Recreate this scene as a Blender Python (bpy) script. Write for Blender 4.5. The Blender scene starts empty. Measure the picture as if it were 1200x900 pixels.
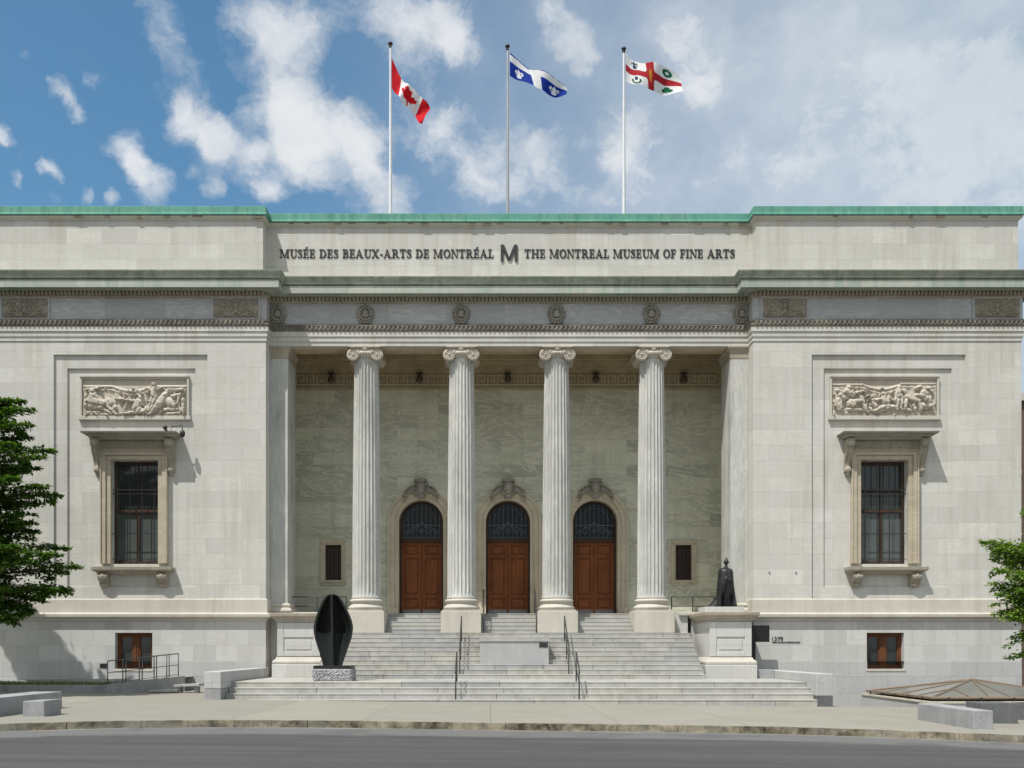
import bpy, bmesh, math, random
import numpy as np
from mathutils import Vector, Matrix

S = bpy.context.scene
COL = S.collection
random.seed(7)
R = math.radians

# ------------------------------------------------------------------ camera, light, exposure
F, VX, VY, EYE = 1113.0, 575.0, 760.0, 1.66        # focal length, optical axis and eye height (photo pixels / metres)
cd = bpy.data.cameras.new('camera'); cam = bpy.data.objects.new('camera', cd); COL.objects.link(cam)
cam.location = (0, 0, EYE); cam.rotation_euler = (R(90), 0, 0)
cd.sensor_width = 36; cd.lens = 36*F/1200
cd.shift_x = (600-VX)/1200; cd.shift_y = (VY-450)/1200
cd.clip_start = 0.1; cd.clip_end = 6000
S.camera = cam

SUN_DIR = Vector((0.87, 1.0, -2.4)).normalized()
sd = bpy.data.lights.new('sun', 'SUN'); sd.energy = 4.4; sd.angle = R(0.55); sd.color = (1.0, 0.975, 0.925)
sun = bpy.data.objects.new('sun', sd); COL.objects.link(sun)
sun.rotation_euler = SUN_DIR.to_track_quat('-Z', 'Y').to_euler()
sun.location = (-30, -30, 80)

SKY_STRENGTH = 0.12
S.view_settings.view_transform = 'Standard'; S.view_settings.look = 'None'
S.view_settings.gamma = 1; S.view_settings.exposure = 0.14; S.view_settings.use_curve_mapping = False
S.cycles.max_bounces = 6; S.cycles.diffuse_bounces = 4; S.cycles.glossy_bounces = 3


def new(nt, t, **kw):
    n = nt.nodes.new(t)
    for k, v in kw.items():
        setattr(n, k, v)
    return n


def link(nt, a, b):
    nt.links.new(a, b)


def math_(nt, op, a, b=None, c=None, clamp=False):
    n = new(nt, 'ShaderNodeMath', operation=op); n.use_clamp = clamp
    for i, x in enumerate((a, b, c)):
        if x is None:
            continue
        if isinstance(x, (int, float)):
            n.inputs[i].default_value = x
        else:
            link(nt, x, n.inputs[i])
    return n.outputs[0]


def mixc(nt, fac, a, b, mode='MIX'):
    n = new(nt, 'ShaderNodeMix', data_type='RGBA', blend_type=mode)
    for sock, x in ((n.inputs[0], fac), (n.inputs[6], a), (n.inputs[7], b)):
        if isinstance(x, (int, float)):
            sock.default_value = x
        elif isinstance(x, (tuple, list)):
            sock.default_value = (x[0], x[1], x[2], 1)
        else:
            link(nt, x, sock)
    return n.outputs[2]


def maprange(nt, x, a, b, c=0.0, d=1.0, smooth=False):
    n = new(nt, 'ShaderNodeMapRange', interpolation_type='SMOOTHSTEP' if smooth else 'LINEAR')
    link(nt, x, n.inputs[0])
    for i, v in enumerate((a, b, c, d)):
        n.inputs[1+i].default_value = v
    return n.outputs[0]


def noise(nt, vec, scale, detail=4, rough=.55, dist=0.0):
    n = new(nt, 'ShaderNodeTexNoise')
    link(nt, vec, n.inputs['Vector'])
    n.inputs['Scale'].default_value = scale; n.inputs['Detail'].default_value = detail
    n.inputs['Roughness'].default_value = rough; n.inputs['Distortion'].default_value = dist
    return n.outputs[0]


def scaled(nt, vec, s):
    n = new(nt, 'ShaderNodeVectorMath', operation='MULTIPLY')
    link(nt, vec, n.inputs[0]); n.inputs[1].default_value = s
    return n.outputs[0]


# ------------------------------------------------------------------ sky with clouds
def make_world():
    w = bpy.data.worlds.new('World'); S.world = w; w.use_nodes = True
    nt = w.node_tree; nt.nodes.clear()
    out = new(nt, 'ShaderNodeOutputWorld'); bg = new(nt, 'ShaderNodeBackground')
    link(nt, bg.outputs[0], out.inputs[0]); bg.inputs[1].default_value = SKY_STRENGTH
    sky = new(nt, 'ShaderNodeTexSky', sky_type='NISHITA')
    sky.sun_disc = False
    sky.sun_elevation = math.asin(-SUN_DIR.z); sky.sun_rotation = math.atan2(-SUN_DIR.x, -SUN_DIR.y)
    sky.air_density = 1.0; sky.dust_density = 0.1; sky.ozone_density = 1.0
    tc = new(nt, 'ShaderNodeTexCoord')
    d = tc.outputs['Generated']
    n1 = new(nt, 'ShaderNodeTexNoise'); link(nt, d, n1.inputs['Vector'])
    n1.inputs['Scale'].default_value = 24; n1.inputs['Detail'].default_value = 7; n1.inputs['Roughness'].default_value = .62
    sub = new(nt, 'ShaderNodeVectorMath', operation='SUBTRACT'); link(nt, n1.outputs['Color'], sub.inputs[0]); sub.inputs[1].default_value = (.5, .5, .5)
    wob = new(nt, 'ShaderNodeVectorMath', operation='MULTIPLY_ADD')
    link(nt, sub.outputs[0], wob.inputs[0]); wob.inputs[1].default_value = (.040, .040, .040); link(nt, d, wob.inputs[2])
    dv = wob.outputs[0]
    # (px, py, radius, weight): where the clouds stand in the sky, as directions
    blobs = [(30, 60, 14, .3), (100, 232, 12, .45), (130, 228, 14, .5), (285, 130, 20, .45), (255, 165, 24, .6), (22, 178, 9, .45), (330, 118, 30, .45), (300, 180, 20, .5), (230, 205, 14, .35), (470, 95, 40, .35), (545, 60, 36, .35), (560, 230, 40, .4), (385, 215, 26, .5), (320, 225, 18, .4),
             (318, 38, 66, .8), (372, 20, 48, .45), (340, 75, 50, .4), (188, 22, 38, .42), (205, 78, 46, .36), (232, 148, 40, .85), (268, 178, 36, .8),
             (205, 130, 28, .6), (335, 150, 52, .85), (395, 150, 56, .75), (352, 190, 44, .8), (425, 175, 42, .7),
             (490, 28, 62, .75), (440, 10, 46, .5), (535, 20, 40, .5), (435, 225, 44, .8), (470, 235, 36, .6), (510, 160, 60, .6), (148, 172, 26, .75), (180, 214, 30, .8),
             (165, 195, 20, .5), (60, 200, 15, .85), (72, 108, 22, .65), (93, 128, 18, .7), (113, 96, 15, .5), (4, 154, 17, .8), (18, 207, 14, .6),
             (302, 214, 28, .75), (255, 222, 16, .55), (64, 232, 14, .4), (655, 30, 60, .8), (690, 68, 40, .6), (740, 150, 60, .7),
             (800, 35, 78, .75), (826, 100, 56, .5), (592, 195, 66, .65), (640, 150, 60, .45), (1000, 60, 90, .45), (930, 30, 70, .3), (560, 90, 55, .3), (700, 190, 70, .4),
             (870, 190, 130, .5), (1000, 190, 150, .55), (1130, 150, 150, .6), (1150, 40, 110, .4), (760, 235, 90, .4), (1250, 200, 220, .6), (640, 240, 60, .4)]
    acc = None
    for px, py, r, wt in blobs:
        v = Vector(((px-VX)/F, 1, (VY-py)/F)); L = v.length; v /= L
        dn = new(nt, 'ShaderNodeVectorMath', operation='DISTANCE'); link(nt, dv, dn.inputs[0]); dn.inputs[1].default_value = v
        m = maprange(nt, dn.outputs['Value'], r/F/L*1.25, 0.0, 0.0, wt, smooth=True)
        acc = m if acc is None else math_(nt, 'ADD', acc, m)
    n2 = noise(nt, scaled(nt, dv, (1, 1, 1.3)), 19, 8, .62, .2)
    n3 = noise(nt, scaled(nt, dv, (1, 1, 1.5)), 3.0, 3, .5)
    n4 = noise(nt, scaled(nt, dv, (1, 1, 1.4)), 46, 6, .65)
    dens = math_(nt, 'ADD', math_(nt, 'MULTIPLY', acc, .92), math_(nt, 'MULTIPLY', math_(nt, 'SUBTRACT', n2, .52), 1.35))
    dens = math_(nt, 'ADD', dens, math_(nt, 'MULTIPLY', math_(nt, 'SUBTRACT', n4, .5), .5))
    dens = math_(nt, 'MULTIPLY', dens, maprange(nt, acc, 0.0, .22, 0, 1, smooth=True))
    sx = new(nt, 'ShaderNodeSeparateXYZ'); link(nt, d, sx.inputs[0])
    # unseen quarters of the sky get near-overcast cloud, added to whiten the shade fill
    back = maprange(nt, sx.outputs[1], .45, .05, 0, 1.5, smooth=True)
    dens = math_(nt, 'ADD', dens, math_(nt, 'MULTIPLY', back, math_(nt, 'MULTIPLY', n3, 1.2)))
    alpha = maprange(nt, dens, .0, 1.0, 0, .94, smooth=True)
    az = math_(nt, 'ARCTAN2', sx.outputs[0], sx.outputs[1])
    veil = maprange(nt, az, -.30, .40, 0.03, .80, smooth=True)
    veil = math_(nt, 'MULTIPLY', veil, math_(nt, 'MULTIPLY', maprange(nt, n3, .3, .7, .75, 1.1), maprange(nt, n2, .3, .7, .82, 1.12)))
    alpha = math_(nt, 'MAXIMUM', alpha, veil, clamp=True)
    shade = math_(nt, 'MULTIPLY', maprange(nt, noise(nt, dv, 9, 5, .6), .28, .62, .25, 1, smooth=True), maprange(nt, acc, .05, .7, .25, 1, smooth=True))
    k = 1/SKY_STRENGTH
    cloud = mixc(nt, shade, (.47*k, .53*k, .60*k), (.76*k, .775*k, .79*k))
    cloud = mixc(nt, maprange(nt, sx.outputs[1], .3, -.1, 0, .85, smooth=True), cloud, (.76*k, .765*k, .745*k))  # unseen cloud behind the camera made neutral so the shade turns less blue
    cloud = mixc(nt, maprange(nt, az, .12, .45, 0, .65, smooth=True), cloud, (.535*k, .61*k, .67*k))
    hs = new(nt, 'ShaderNodeHueSaturation'); hs.inputs['Hue'].default_value = .486; hs.inputs['Saturation'].default_value = 1.22; hs.inputs['Value'].default_value = 1.0
    link(nt, sky.outputs[0], hs.inputs['Color'])
    skyc = hs.outputs[0]
    link(nt, mixc(nt, alpha, skyc, cloud), bg.inputs[0])


make_world()


# ------------------------------------------------------------------ materials
def base_mat(name):
    m = bpy.data.materials.new(name); m.use_nodes = True
    nt = m.node_tree
    return m, nt, nt.nodes['Principled BSDF']


def set_spec(b, v):
    b.inputs['Specular IOR Level'].default_value = v


def bump(nt, b, h, strength, dist):
    n = new(nt, 'ShaderNodeBump'); n.inputs['Strength'].default_value = strength; n.inputs['Distance'].default_value = dist
    link(nt, h, n.inputs['Height']); link(nt, n.outputs[0], b.inputs['Normal'])


def stone(name, c1, c2, bw=1.15, bh=.575, mortar=None, msize=.006, vein=None, vamt=.5, vscale=(.5, .5, 1.6), stain=None, samt=.4, rough=.78,
          grain=.10, zoff=0.0, bias=0.0, bstr=.35, tonev=.13, vw=.11, vs=1.6, v2=.6):
    m, nt, b = base_mat(name)
    geo = new(nt, 'ShaderNodeNewGeometry'); pos = geo.outputs['Position']
    sep = new(nt, 'ShaderNodeSeparateXYZ'); link(nt, pos, sep.inputs[0])
    u = math_(nt, 'ADD', sep.outputs[0], sep.outputs[1])
    cmb = new(nt, 'ShaderNodeCombineXYZ'); link(nt, u, cmb.inputs[0]); link(nt, math_(nt, 'ADD', sep.outputs[2], zoff), cmb.inputs[1])
    col = None; h = None
    if bw:
        br = new(nt, 'ShaderNodeTexBrick'); br.offset = .5
        link(nt, cmb.outputs[0], br.inputs['Vector'])
        br.inputs['Scale'].default_value = 1; br.inputs['Mortar Size'].default_value = msize; br.inputs['Mortar Smooth'].default_value = .3
        br.inputs['Bias'].default_value = bias; br.inputs['Brick Width'].default_value = bw; br.inputs['Row Height'].default_value = bh
        br.inputs['Color1'].default_value = (*c1, 1); br.inputs['Color2'].default_value = (*c2, 1)
        br.inputs['Mortar'].default_value = (*(mortar or [x*.62 for x in c1]), 1)
        col = br.outputs['Color']; h = br.outputs['Fac']
    else:
        col = mixc(nt, maprange(nt, noise(nt, pos, 1.3, 4), .35, .65), c1, c2)
    if vein:
        vp_ = pos
        if bw:                                             # every slab is cut from another part of the quarry
            rb = new(nt, 'ShaderNodeTexBrick'); rb.offset = .5; link(nt, cmb.outputs[0], rb.inputs['Vector'])
            rb.inputs['Scale'].default_value = 1; rb.inputs['Mortar Size'].default_value = 0; rb.inputs['Brick Width'].default_value = bw; rb.inputs['Row Height'].default_value = bh
            rb.inputs['Color1'].default_value = (0, 0, 0, 1); rb.inputs['Color2'].default_value = (1, 1, 1, 1); rb.inputs['Bias'].default_value = 0
            ad = new(nt, 'ShaderNodeVectorMath', operation='MULTIPLY_ADD'); link(nt, rb.outputs['Color'], ad.inputs[0]); ad.inputs[1].default_value = (31, 17, 23); link(nt, pos, ad.inputs[2])
            vp_ = ad.outputs[0]
            tone = new(nt, 'ShaderNodeTexWhiteNoise', noise_dimensions='1D'); link(nt, math_(nt, 'MULTIPLY', rb.outputs['Color'], 91.7), tone.inputs['W'])
            tv_ = maprange(nt, tone.outputs[0], 0, 1, 1-tonev, 1+tonev*.7)
            col = mixc(nt, 1.0, col, tv_, 'MULTIPLY')
        nz = noise(nt, scaled(nt, vp_, vscale), vs, 7, .66, 2.4)
        a = math_(nt, 'ABSOLUTE', math_(nt, 'SUBTRACT', nz, .5))
        vf = maprange(nt, a, 0.0, vw, vamt, 0, smooth=True)
        col = mixc(nt, vf, col, vein)
        nz2 = noise(nt, scaled(nt, vp_, vscale), .8, 3, .5, 1.0)
        col = mixc(nt, maprange(nt, nz2, .4, .7, 0, vamt*v2), col, vein)
    if stain:
        st = noise(nt, scaled(nt, pos, (3.0, 3.0, .16)), 1.1, 7, .7)
        st2 = noise(nt, pos, .55, 5, .6)
        sf = math_(nt, 'MULTIPLY', maprange(nt, st, .42, .70, 0, 1), maprange(nt, st2, .38, .62, .15, 1))
        col = mixc(nt, math_(nt, 'MULTIPLY', sf, samt), col, stain)
    gr = noise(nt, pos, 22, 4, .7)
    col = mixc(nt, 1.0, col, mixc(nt, gr, (1-grain*1.4,)*3, (1+grain*.9,)*3), 'MULTIPLY')
    link(nt, col, b.inputs['Base Color']); b.inputs['Roughness'].default_value = rough; set_spec(b, .25)
    hh = math_(nt, 'MULTIPLY', gr, .35)
    if h is not None:
        hh = math_(nt, 'SUBTRACT', hh, h)
    bump(nt, b, hh, bstr, .012)
    return m


def plain(name, c, rough=.5, metal=0.0, spec=.5, var=.12, scale=9, bstr=0.0):
    m, nt, b = base_mat(name)
    geo = new(nt, 'ShaderNodeNewGeometry')
    n = noise(nt, geo.outputs['Position'], scale, 5, .6)
    col = mixc(nt, n, [x*(1-var*1.6) for x in c], [x*(1+var*1.6) for x in c])
    link(nt, col, b.inputs['Base Color']); b.inputs['Roughness'].default_value = rough; b.inputs['Metallic'].default_value = metal; set_spec(b, spec)
    if bstr:
        bump(nt, b, n, bstr, .01)
    return m


M = {}
M['wall'] = stone('marble_wall', (.63, .617, .573), (.555, .545, .508), 1.3, .575, mortar=(.45, .43, .385), vein=(.50, .49, .45), vamt=.38, stain=(.38, .34, .265), samt=.62, tonev=.085)
M['base'] = stone('marble_base_wall', (.62, .61, .575), (.51, .505, .48), .82, .58, mortar=(.39, .38, .35), vein=(.48, .49, .48), vamt=.35, stain=(.36, .33, .27), samt=.4, zoff=-.04)
M['trim'] = stone('marble_trim', (.58, .55, .48), (.52, .49, .43), None, vein=(.48, .46, .42), vamt=.3, stain=(.33, .28, .21), samt=.5)
M['brown'] = stone('weathered_marble', (.47, .425, .345), (.36, .32, .255), None, vein=(.30, .27, .22), vamt=.45, stain=(.20, .17, .13), samt=.6, grain=.2)
M['carved'] = stone('weathered_carving', (.48, .45, .38), (.36, .335, .28), None, vein=(.22, .20, .165), vamt=.4, stain=(.15, .135, .105), samt=.5, grain=.25)
M['jamb'] = stone('window_jamb_stone', (.55, .485, .375), (.46, .40, .305), None, vein=(.36, .31, .235), vamt=.4, stain=(.24, .20, .145), samt=.55, grain=.16)
M['cream_stone'] = stone('cream_surround_stone', (.70, .625, .475), (.62, .55, .415), None, vein=(.44, .38, .28), vamt=.3, stain=(.30, .25, .17), samt=.5)
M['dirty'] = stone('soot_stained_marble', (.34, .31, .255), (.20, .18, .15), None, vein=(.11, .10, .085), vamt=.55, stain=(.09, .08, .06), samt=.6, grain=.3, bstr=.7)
M['relief'] = stone('carved_marble', (.58, .535, .455), (.50, .455, .385), None, vein=(.40, .35, .29), vamt=.3, stain=(.34, .28, .21), samt=.5, grain=.15)
M['frieze'] = stone('grey_marble', (.565, .565, .55), (.475, .48, .475), 2.2, 3.0, mortar=(.33, .33, .33), vein=(.36, .375, .39), vamt=.65, vscale=(.35, .35, 1.5), stain=(.35, .32, .26), samt=.3)
M['portico'] = stone('green_marble_wall', (.62, .625, .495), (.49, .50, .395), 1.75, .52, mortar=(.38, .375, .29), vein=(.80, .775, .645), vamt=.72, vscale=(.45, .45, 1.3), vw=.045, vs=.9, v2=.35, stain=(.38, .36, .26), samt=.35, bias=-.1, tonev=.2)
M['column'] = stone('column_marble', (.63, .62, .575), (.55, .55, .515), None, vein=(.38, .385, .37), vamt=.5, vscale=(2.0, 2.0, .3), stain=(.25, .25, .22), samt=.8)
M['ceiling'] = stone('portico_ceiling_stone', (.62, .52, .35), (.52, .42, .275), None, vein=(.35, .29, .2), vamt=.3, stain=(.26, .21, .14), samt=.5)
M['cyma'] = stone('copper_stained_cornice', (.40, .415, .34), (.49, .49, .42), 2.6, 6.0, mortar=(.14, .16, .13), vein=(.19, .275, .205), vamt=.5, vscale=(.35, .35, 2), stain=(.15, .145, .11), samt=.85, grain=.16)
M['corona'] = stone('stained_corona', (.50, .49, .445), (.44, .435, .395), 2.6, 6.0, mortar=(.2, .22, .18), vein=(.30, .38, .31), vamt=.3, vscale=(.35, .35, 2), stain=(.20, .33, .245), samt=.95)
M['granite'] = stone('grey_granite', (.53, .53, .515), (.45, .455, .455), .95, .62, mortar=(.35, .35, .35), msize=.006, stain=(.31, .30, .27), samt=.4, grain=.24)
M['block'] = stone('granite_block', (.38, .38, .385), (.30, .305, .315), None, stain=(.17, .165, .16), samt=.45, grain=.34, bstr=.6)
M['dark_block'] = stone('dark_granite', (.17, .172, .178), (.12, .122, .128), None, stain=(.07, .07, .07), samt=.4, grain=.34, bstr=.6)
M['step1'] = stone('step_marble', (.48, .475, .45), (.41, .405, .385), None, vein=(.32, .32, .315), vamt=.4, vscale=(.5, .5, 3), stain=(.25, .235, .20), samt=.75)
M['step2'] = stone('step_marble_grey', (.42, .42, .41), (.35, .35, .345), None, vein=(.28, .285, .285), vamt=.4, vscale=(.5, .5, 3), stain=(.20, .19, .165), samt=.75)
M['step3'] = stone('step_marble_warm', (.50, .485, .44), (.42, .405, .37), None, vein=(.36, .36, .34), vamt=.4, vscale=(.5, .5, 3), stain=(.24, .215, .165), samt=.75)
M['podium'] = stone('access_block_granite', (.43, .43, .425), (.385, .39, .385), None, vein=(.33, .335, .335), vamt=.4, vscale=(3, 3, .4), stain=(.32, .33, .34), samt=.5)
M['concrete'] = stone('retaining_concrete', (.33, .33, .325), (.28, .28, .275), None, stain=(.15, .145, .135), samt=.7, grain=.16)


def copper():
    m, nt, b = base_mat('copper_patina')
    geo = new(nt, 'ShaderNodeNewGeometry'); pos = geo.outputs['Position']
    n = noise(nt, scaled(nt, pos, (3, 3, .5)), 1.5, 6, .65)
    n2 = noise(nt, pos, .5, 4, .6)
    col = mixc(nt, maprange(nt, n, .3, .7), (.06, .215, .158), (.155, .355, .275))
    col = mixc(nt, maprange(nt, n2, .45, .7, 0, .7), col, (.10, .31, .24))
    n3 = noise(nt, scaled(nt, pos, (6, 6, .8)), 1.2, 6, .7)
    col = mixc(nt, maprange(nt, n3, .56, .72, 0, .6), col, (.05, .10, .07))
    # standing seams between sheets
    sep = new(nt, 'ShaderNodeSeparateXYZ'); link(nt, pos, sep.inputs[0])
    fr = math_(nt, 'FRACT', math_(nt, 'DIVIDE', sep.outputs[0], 1.83))
    seam = maprange(nt, math_(nt, 'ABSOLUTE', math_(nt, 'SUBTRACT', fr, .5)), 0, .012, .55, 0)
    col = mixc(nt, seam, col, (.05, .17, .13))
    link(nt, col, b.inputs['Base Color']); b.inputs['Roughness'].default_value = .72; set_spec(b, .3)
    bump(nt, b, n, .3, .02)
    return m


M['copper'] = copper()


def wood(name, c1, c2):
    m, nt, b = base_mat(name)
    geo = new(nt, 'ShaderNodeNewGeometry'); pos = geo.outputs['Position']
    n = noise(nt, scaled(nt, pos, (16, 16, .9)), 1.6, 6, .65, .6)
    n2 = noise(nt, pos, 1.4, 3)
    col = mixc(nt, maprange(nt, n, .3, .7), c1, c2)
    col = mixc(nt, maprange(nt, n2, .4, .7, 0, .4), col, [x*.6 for x in c1])
    link(nt, col, b.inputs['Base Color']); b.inputs['Roughness'].default_value = .5; set_spec(b, .22)
    bump(nt, b, n, .15, .004)
    return m


M['door'] = wood('door_wood', (.155, .048, .014), (.33, .108, .031))
M['sash'] = wood('sash_wood', (.11, .042, .019), (.18, .072, .032))
M['dark_sash'] = wood('dark_sash_wood', (.045, .028, .019), (.08, .048, .03))
M['kick'] = plain('kick_plate_steel', (.20, .205, .205), .5, .6, .4)
M['iron'] = plain('painted_iron', (.025, .026, .028), .45, .3)
M['rail'] = plain('handrail_iron', (.045, .045, .045), .5, .2)
M['grey_rail'] = plain('grey_railing', (.13, .135, .14), .5, .4)
M['scroll'] = plain('grille_iron', (.13, .15, .17), .5, .3)
M['bronze'] = plain('dark_bronze', (.016, .019, .017), .33, .35, .5, .5, 5)
M['bronze_green'] = plain('bronze_patina', (.010, .014, .013), .4, .3, .5, .6, 4)
M['cloak'] = plain('statue_bronze', (.026, .026, .028), .42, .35, .5, .4, 5)
M['black'] = plain('black_panel', (.012, .012, .013), .45, 0, .4)
M['letter'] = plain('letter_metal', (.035, .036, .038), .5, .3)
M['white_paint'] = plain('white_pole_paint', (.74, .75, .76), .4, .1)
M['steel_pole'] = plain('steel_pole', (.42, .43, .44), .4, .5)
M['lamp_metal'] = plain('lamp_fixture', (.085, .07, .05), .6, .1)
M['dark_metal'] = plain('dark_fixture', (.03, .028, .026), .5, .2)
M['bark'] = plain('bark', (.10, .075, .055), .9, 0, .2, .4, 12, .6)
M['brown_frame'] = plain('brown_skylight_frame', (.20, .15, .105), .6, .2)
M['cream'] = plain('cream_coping', (.45, .425, .345), .85, var=.25)


def glass(name, c, rough=.06, spec=.5):
    m, nt, b = base_mat(name)
    geo = new(nt, 'ShaderNodeNewGeometry')
    n = noise(nt, geo.outputs['Position'], .9, 2)
    link(nt, mixc(nt, n, [x*.7 for x in c], [x*1.3 for x in c]), b.inputs['Base Color'])
    b.inputs['Roughness'].default_value = rough; set_spec(b, spec)
    bump(nt, b, n, .03, .05)
    return m


M['pane'] = glass('window_glass', (.035, .041, .039), .06, .5)
M['pane_low'] = glass('window_glass_painted_reflection', (.085, .098, .091), .06, .5)  # paler lower panes: the bright street reflection is put into the glass colour
M['brown_pane'] = glass('shuttered_glass', (.040, .024, .017), .2, .2)
M['fan'] = glass('fanlight_glass', (.012, .014, .016), .12, .18)
M['sky_glass'] = glass('skylight_glass', (.16, .165, .15), .12, .5)


def asphalt():
    m, nt, b = base_mat('asphalt')
    geo = new(nt, 'ShaderNodeNewGeometry'); pos = geo.outputs['Position']
    uv = new(nt, 'ShaderNodeUVMap'); sp = new(nt, 'ShaderNodeSeparateXYZ'); link(nt, uv.outputs[0], sp.inputs[0])
    wob = noise(nt, scaled(nt, pos, (.35, 1, 1)), 1.5, 5, .6)
    dist = math_(nt, 'ADD', sp.outputs[1], math_(nt, 'MULTIPLY', math_(nt, 'SUBTRACT', wob, .5), .9))
    edge = maprange(nt, dist, 1.5, 2.1, 1, 0, smooth=True)
    streak = noise(nt, scaled(nt, pos, (.05, 1.3, 1)), 1.6, 5, .6)
    col = mixc(nt, maprange(nt, streak, .35, .68), (.062, .061, .0605), (.089, .087, .085))
    col = mixc(nt, edge, col, (.140, .139, .136))
    dust = maprange(nt, dist, .05, .4, .75, 0, smooth=True)
    col = mixc(nt, dust, col, (.27, .255, .215))
    patch = noise(nt, pos, .5, 4, .6)
    col = mixc(nt, maprange(nt, patch, .52, .60, 0, .35), col, (.058, .058, .06))
    cr = noise(nt, pos, .8, 3, .5, 1.5)
    crack = maprange(nt, math_(nt, 'ABSOLUTE', math_(nt, 'SUBTRACT', cr, .5)), 0, .0035, .55, 0)
    col = mixc(nt, crack, col, (.045, .045, .047))
    g = noise(nt, pos, 28, 6, .85)
    col = mixc(nt, 1.0, col, mixc(nt, g, (.3,)*3, (1.7,)*3), 'MULTIPLY')
    link(nt, col, b.inputs['Base Color']); b.inputs['Roughness'].default_value = .85; set_spec(b, .3)
    bump(nt, b, g, .4, .01)
    return m


def sidewalk():
    m, nt, b = base_mat('sidewalk_concrete')
    geo = new(nt, 'ShaderNodeNewGeometry'); pos = geo.outputs['Position']
    sep = new(nt, 'ShaderNodeSeparateXYZ'); link(nt, pos, sep.inputs[0])
    br = new(nt, 'ShaderNodeTexBrick'); br.offset = 0
    link(nt, pos, br.inputs['Vector'])
    br.inputs['Scale'].default_value = 1; br.inputs['Mortar Size'].default_value = .014; br.inputs['Brick Width'].default_value = 2.9; br.inputs['Row Height'].default_value = 60
    br.inputs['Color1'].default_value = (.29, .278, .237, 1); br.inputs['Color2'].default_value = (.256, .246, .213, 1); br.inputs['Mortar'].default_value = (.19, .178, .145, 1)
    col = br.outputs['Color']
    n = noise(nt, pos, .55, 6, .65)
    col = mixc(nt, maprange(nt, n, .4, .72, 0, .6), col, (.235, .222, .185))
    sp = noise(nt, pos, 2.6, 5, .7)
    col = mixc(nt, maprange(nt, sp, .62, .72, 0, .5), col, (.19, .18, .155))
    cr = noise(nt, pos, .45, 3, .5, 1.2)
    crack = maprange(nt, math_(nt, 'ABSOLUTE', math_(nt, 'SUBTRACT', cr, .5)), 0, .0022, .5, 0)
    col = mixc(nt, crack, col, (.13, .12, .1))
    g = noise(nt, pos, 45, 3, .8)
    col = mixc(nt, 1.0, col, mixc(nt, g, (.78,)*3, (1.22,)*3), 'MULTIPLY')
    link(nt, col, b.inputs['Base Color']); b.inputs['Roughness'].default_value = .9; set_spec(b, .2)
    bump(nt, b, g, .25, .006)
    return m


def kerbmat():
    m, nt, b = base_mat('kerb_stone')
    geo = new(nt, 'ShaderNodeNewGeometry'); pos = geo.outputs['Position']
    n = noise(nt, pos, 2.2, 6, .75)
    col = mixc(nt, maprange(nt, n, .36, .62), (.05, .042, .028), (.30, .27, .20))
    n2 = noise(nt, scaled(nt, pos, (.5, 1, 1)), 1.1, 3)
    col = mixc(nt, maprange(nt, n2, .5, .7, 0, .6), col, (.26, .25, .22))
    g = noise(nt, pos, 30, 3, .8)
    col = mixc(nt, 1.0, col, mixc(nt, g, (.6,)*3, (1.4,)*3), 'MULTIPLY')
    link(nt, col, b.inputs['Base Color']); b.inputs['Roughness'].default_value = .95; set_spec(b, .15)
    bump(nt, b, n, .8, .03)
    return m


M['brick'] = stone('dark_brick', (.13, .075, .055), (.09, .05, .038), .22, .075, mortar=(.16, .14, .12), msize=.012)
M['asphalt'] = asphalt(); M['walk'] = sidewalk(); M['kerb'] = kerbmat()
M['soil'] = plain('bare_ground', (.11, .10, .075), .95, 0, .1, .3, 3)
M['paving'] = plain('ramp_paving', (.27, .265, .25), .9, 0, .2, .2, 4)
M['roofing'] = plain('flat_roofing', (.2, .2, .19), .9)


def leafmat(name, c1, c2, c3):
    m, nt, b = base_mat(name)
    at = new(nt, 'ShaderNodeAttribute'); at.attribute_name = 'tint'
    col = mixc(nt, maprange(nt, at.outputs['Fac'], 0, .55), c1, c2)
    col = mixc(nt, maprange(nt, at.outputs['Fac'], .55, 1), col, c3)
    link(nt, col, b.inputs['Base Color']); b.inputs['Roughness'].default_value = .5; set_spec(b, .35)
    tr = new(nt, 'ShaderNodeBsdfTranslucent')
    link(nt, mixc(nt, 1, col, (1.3, 1.5, .5), 'MULTIPLY'), tr.inputs[0])
    mx = new(nt, 'ShaderNodeMixShader'); mx.inputs[0].default_value = .4
    link(nt, b.outputs[0], mx.inputs[1]); link(nt, tr.outputs[0], mx.inputs[2])
    link(nt, mx.outputs[0], nt.nodes['Material Output'].inputs[0])
    return m


M['leaf'] = leafmat('tree_leaves', (.026, .062, .009), (.058, .122, .016), (.17, .27, .03))
M['leaf_light'] = leafmat('tree_leaves_light', (.085, .14, .018), (.14, .235, .035), (.23, .33, .06))
M['grass'] = leafmat('grass_blades', (.06, .09, .02), (.10, .13, .03), (.16, .17, .06))


def cloth(name, c):
    m, nt, b = base_mat(name)
    link(nt, mixc(nt, noise(nt, new(nt, 'ShaderNodeNewGeometry').outputs['Position'], 12, 3), [x*.93 for x in c], c), b.inputs['Base Color'])
    b.inputs['Roughness'].default_value = .8; set_spec(b, .2)
    tr = new(nt, 'ShaderNodeBsdfTranslucent'); tr.inputs[0].default_value = (*c, 1)
    mx = new(nt, 'ShaderNodeMixShader'); mx.inputs[0].default_value = .3
    link(nt, b.outputs[0], mx.inputs[1]); link(nt, tr.outputs[0], mx.inputs[2])
    link(nt, mx.outputs[0], nt.nodes['Material Output'].inputs[0])
    return m


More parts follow.
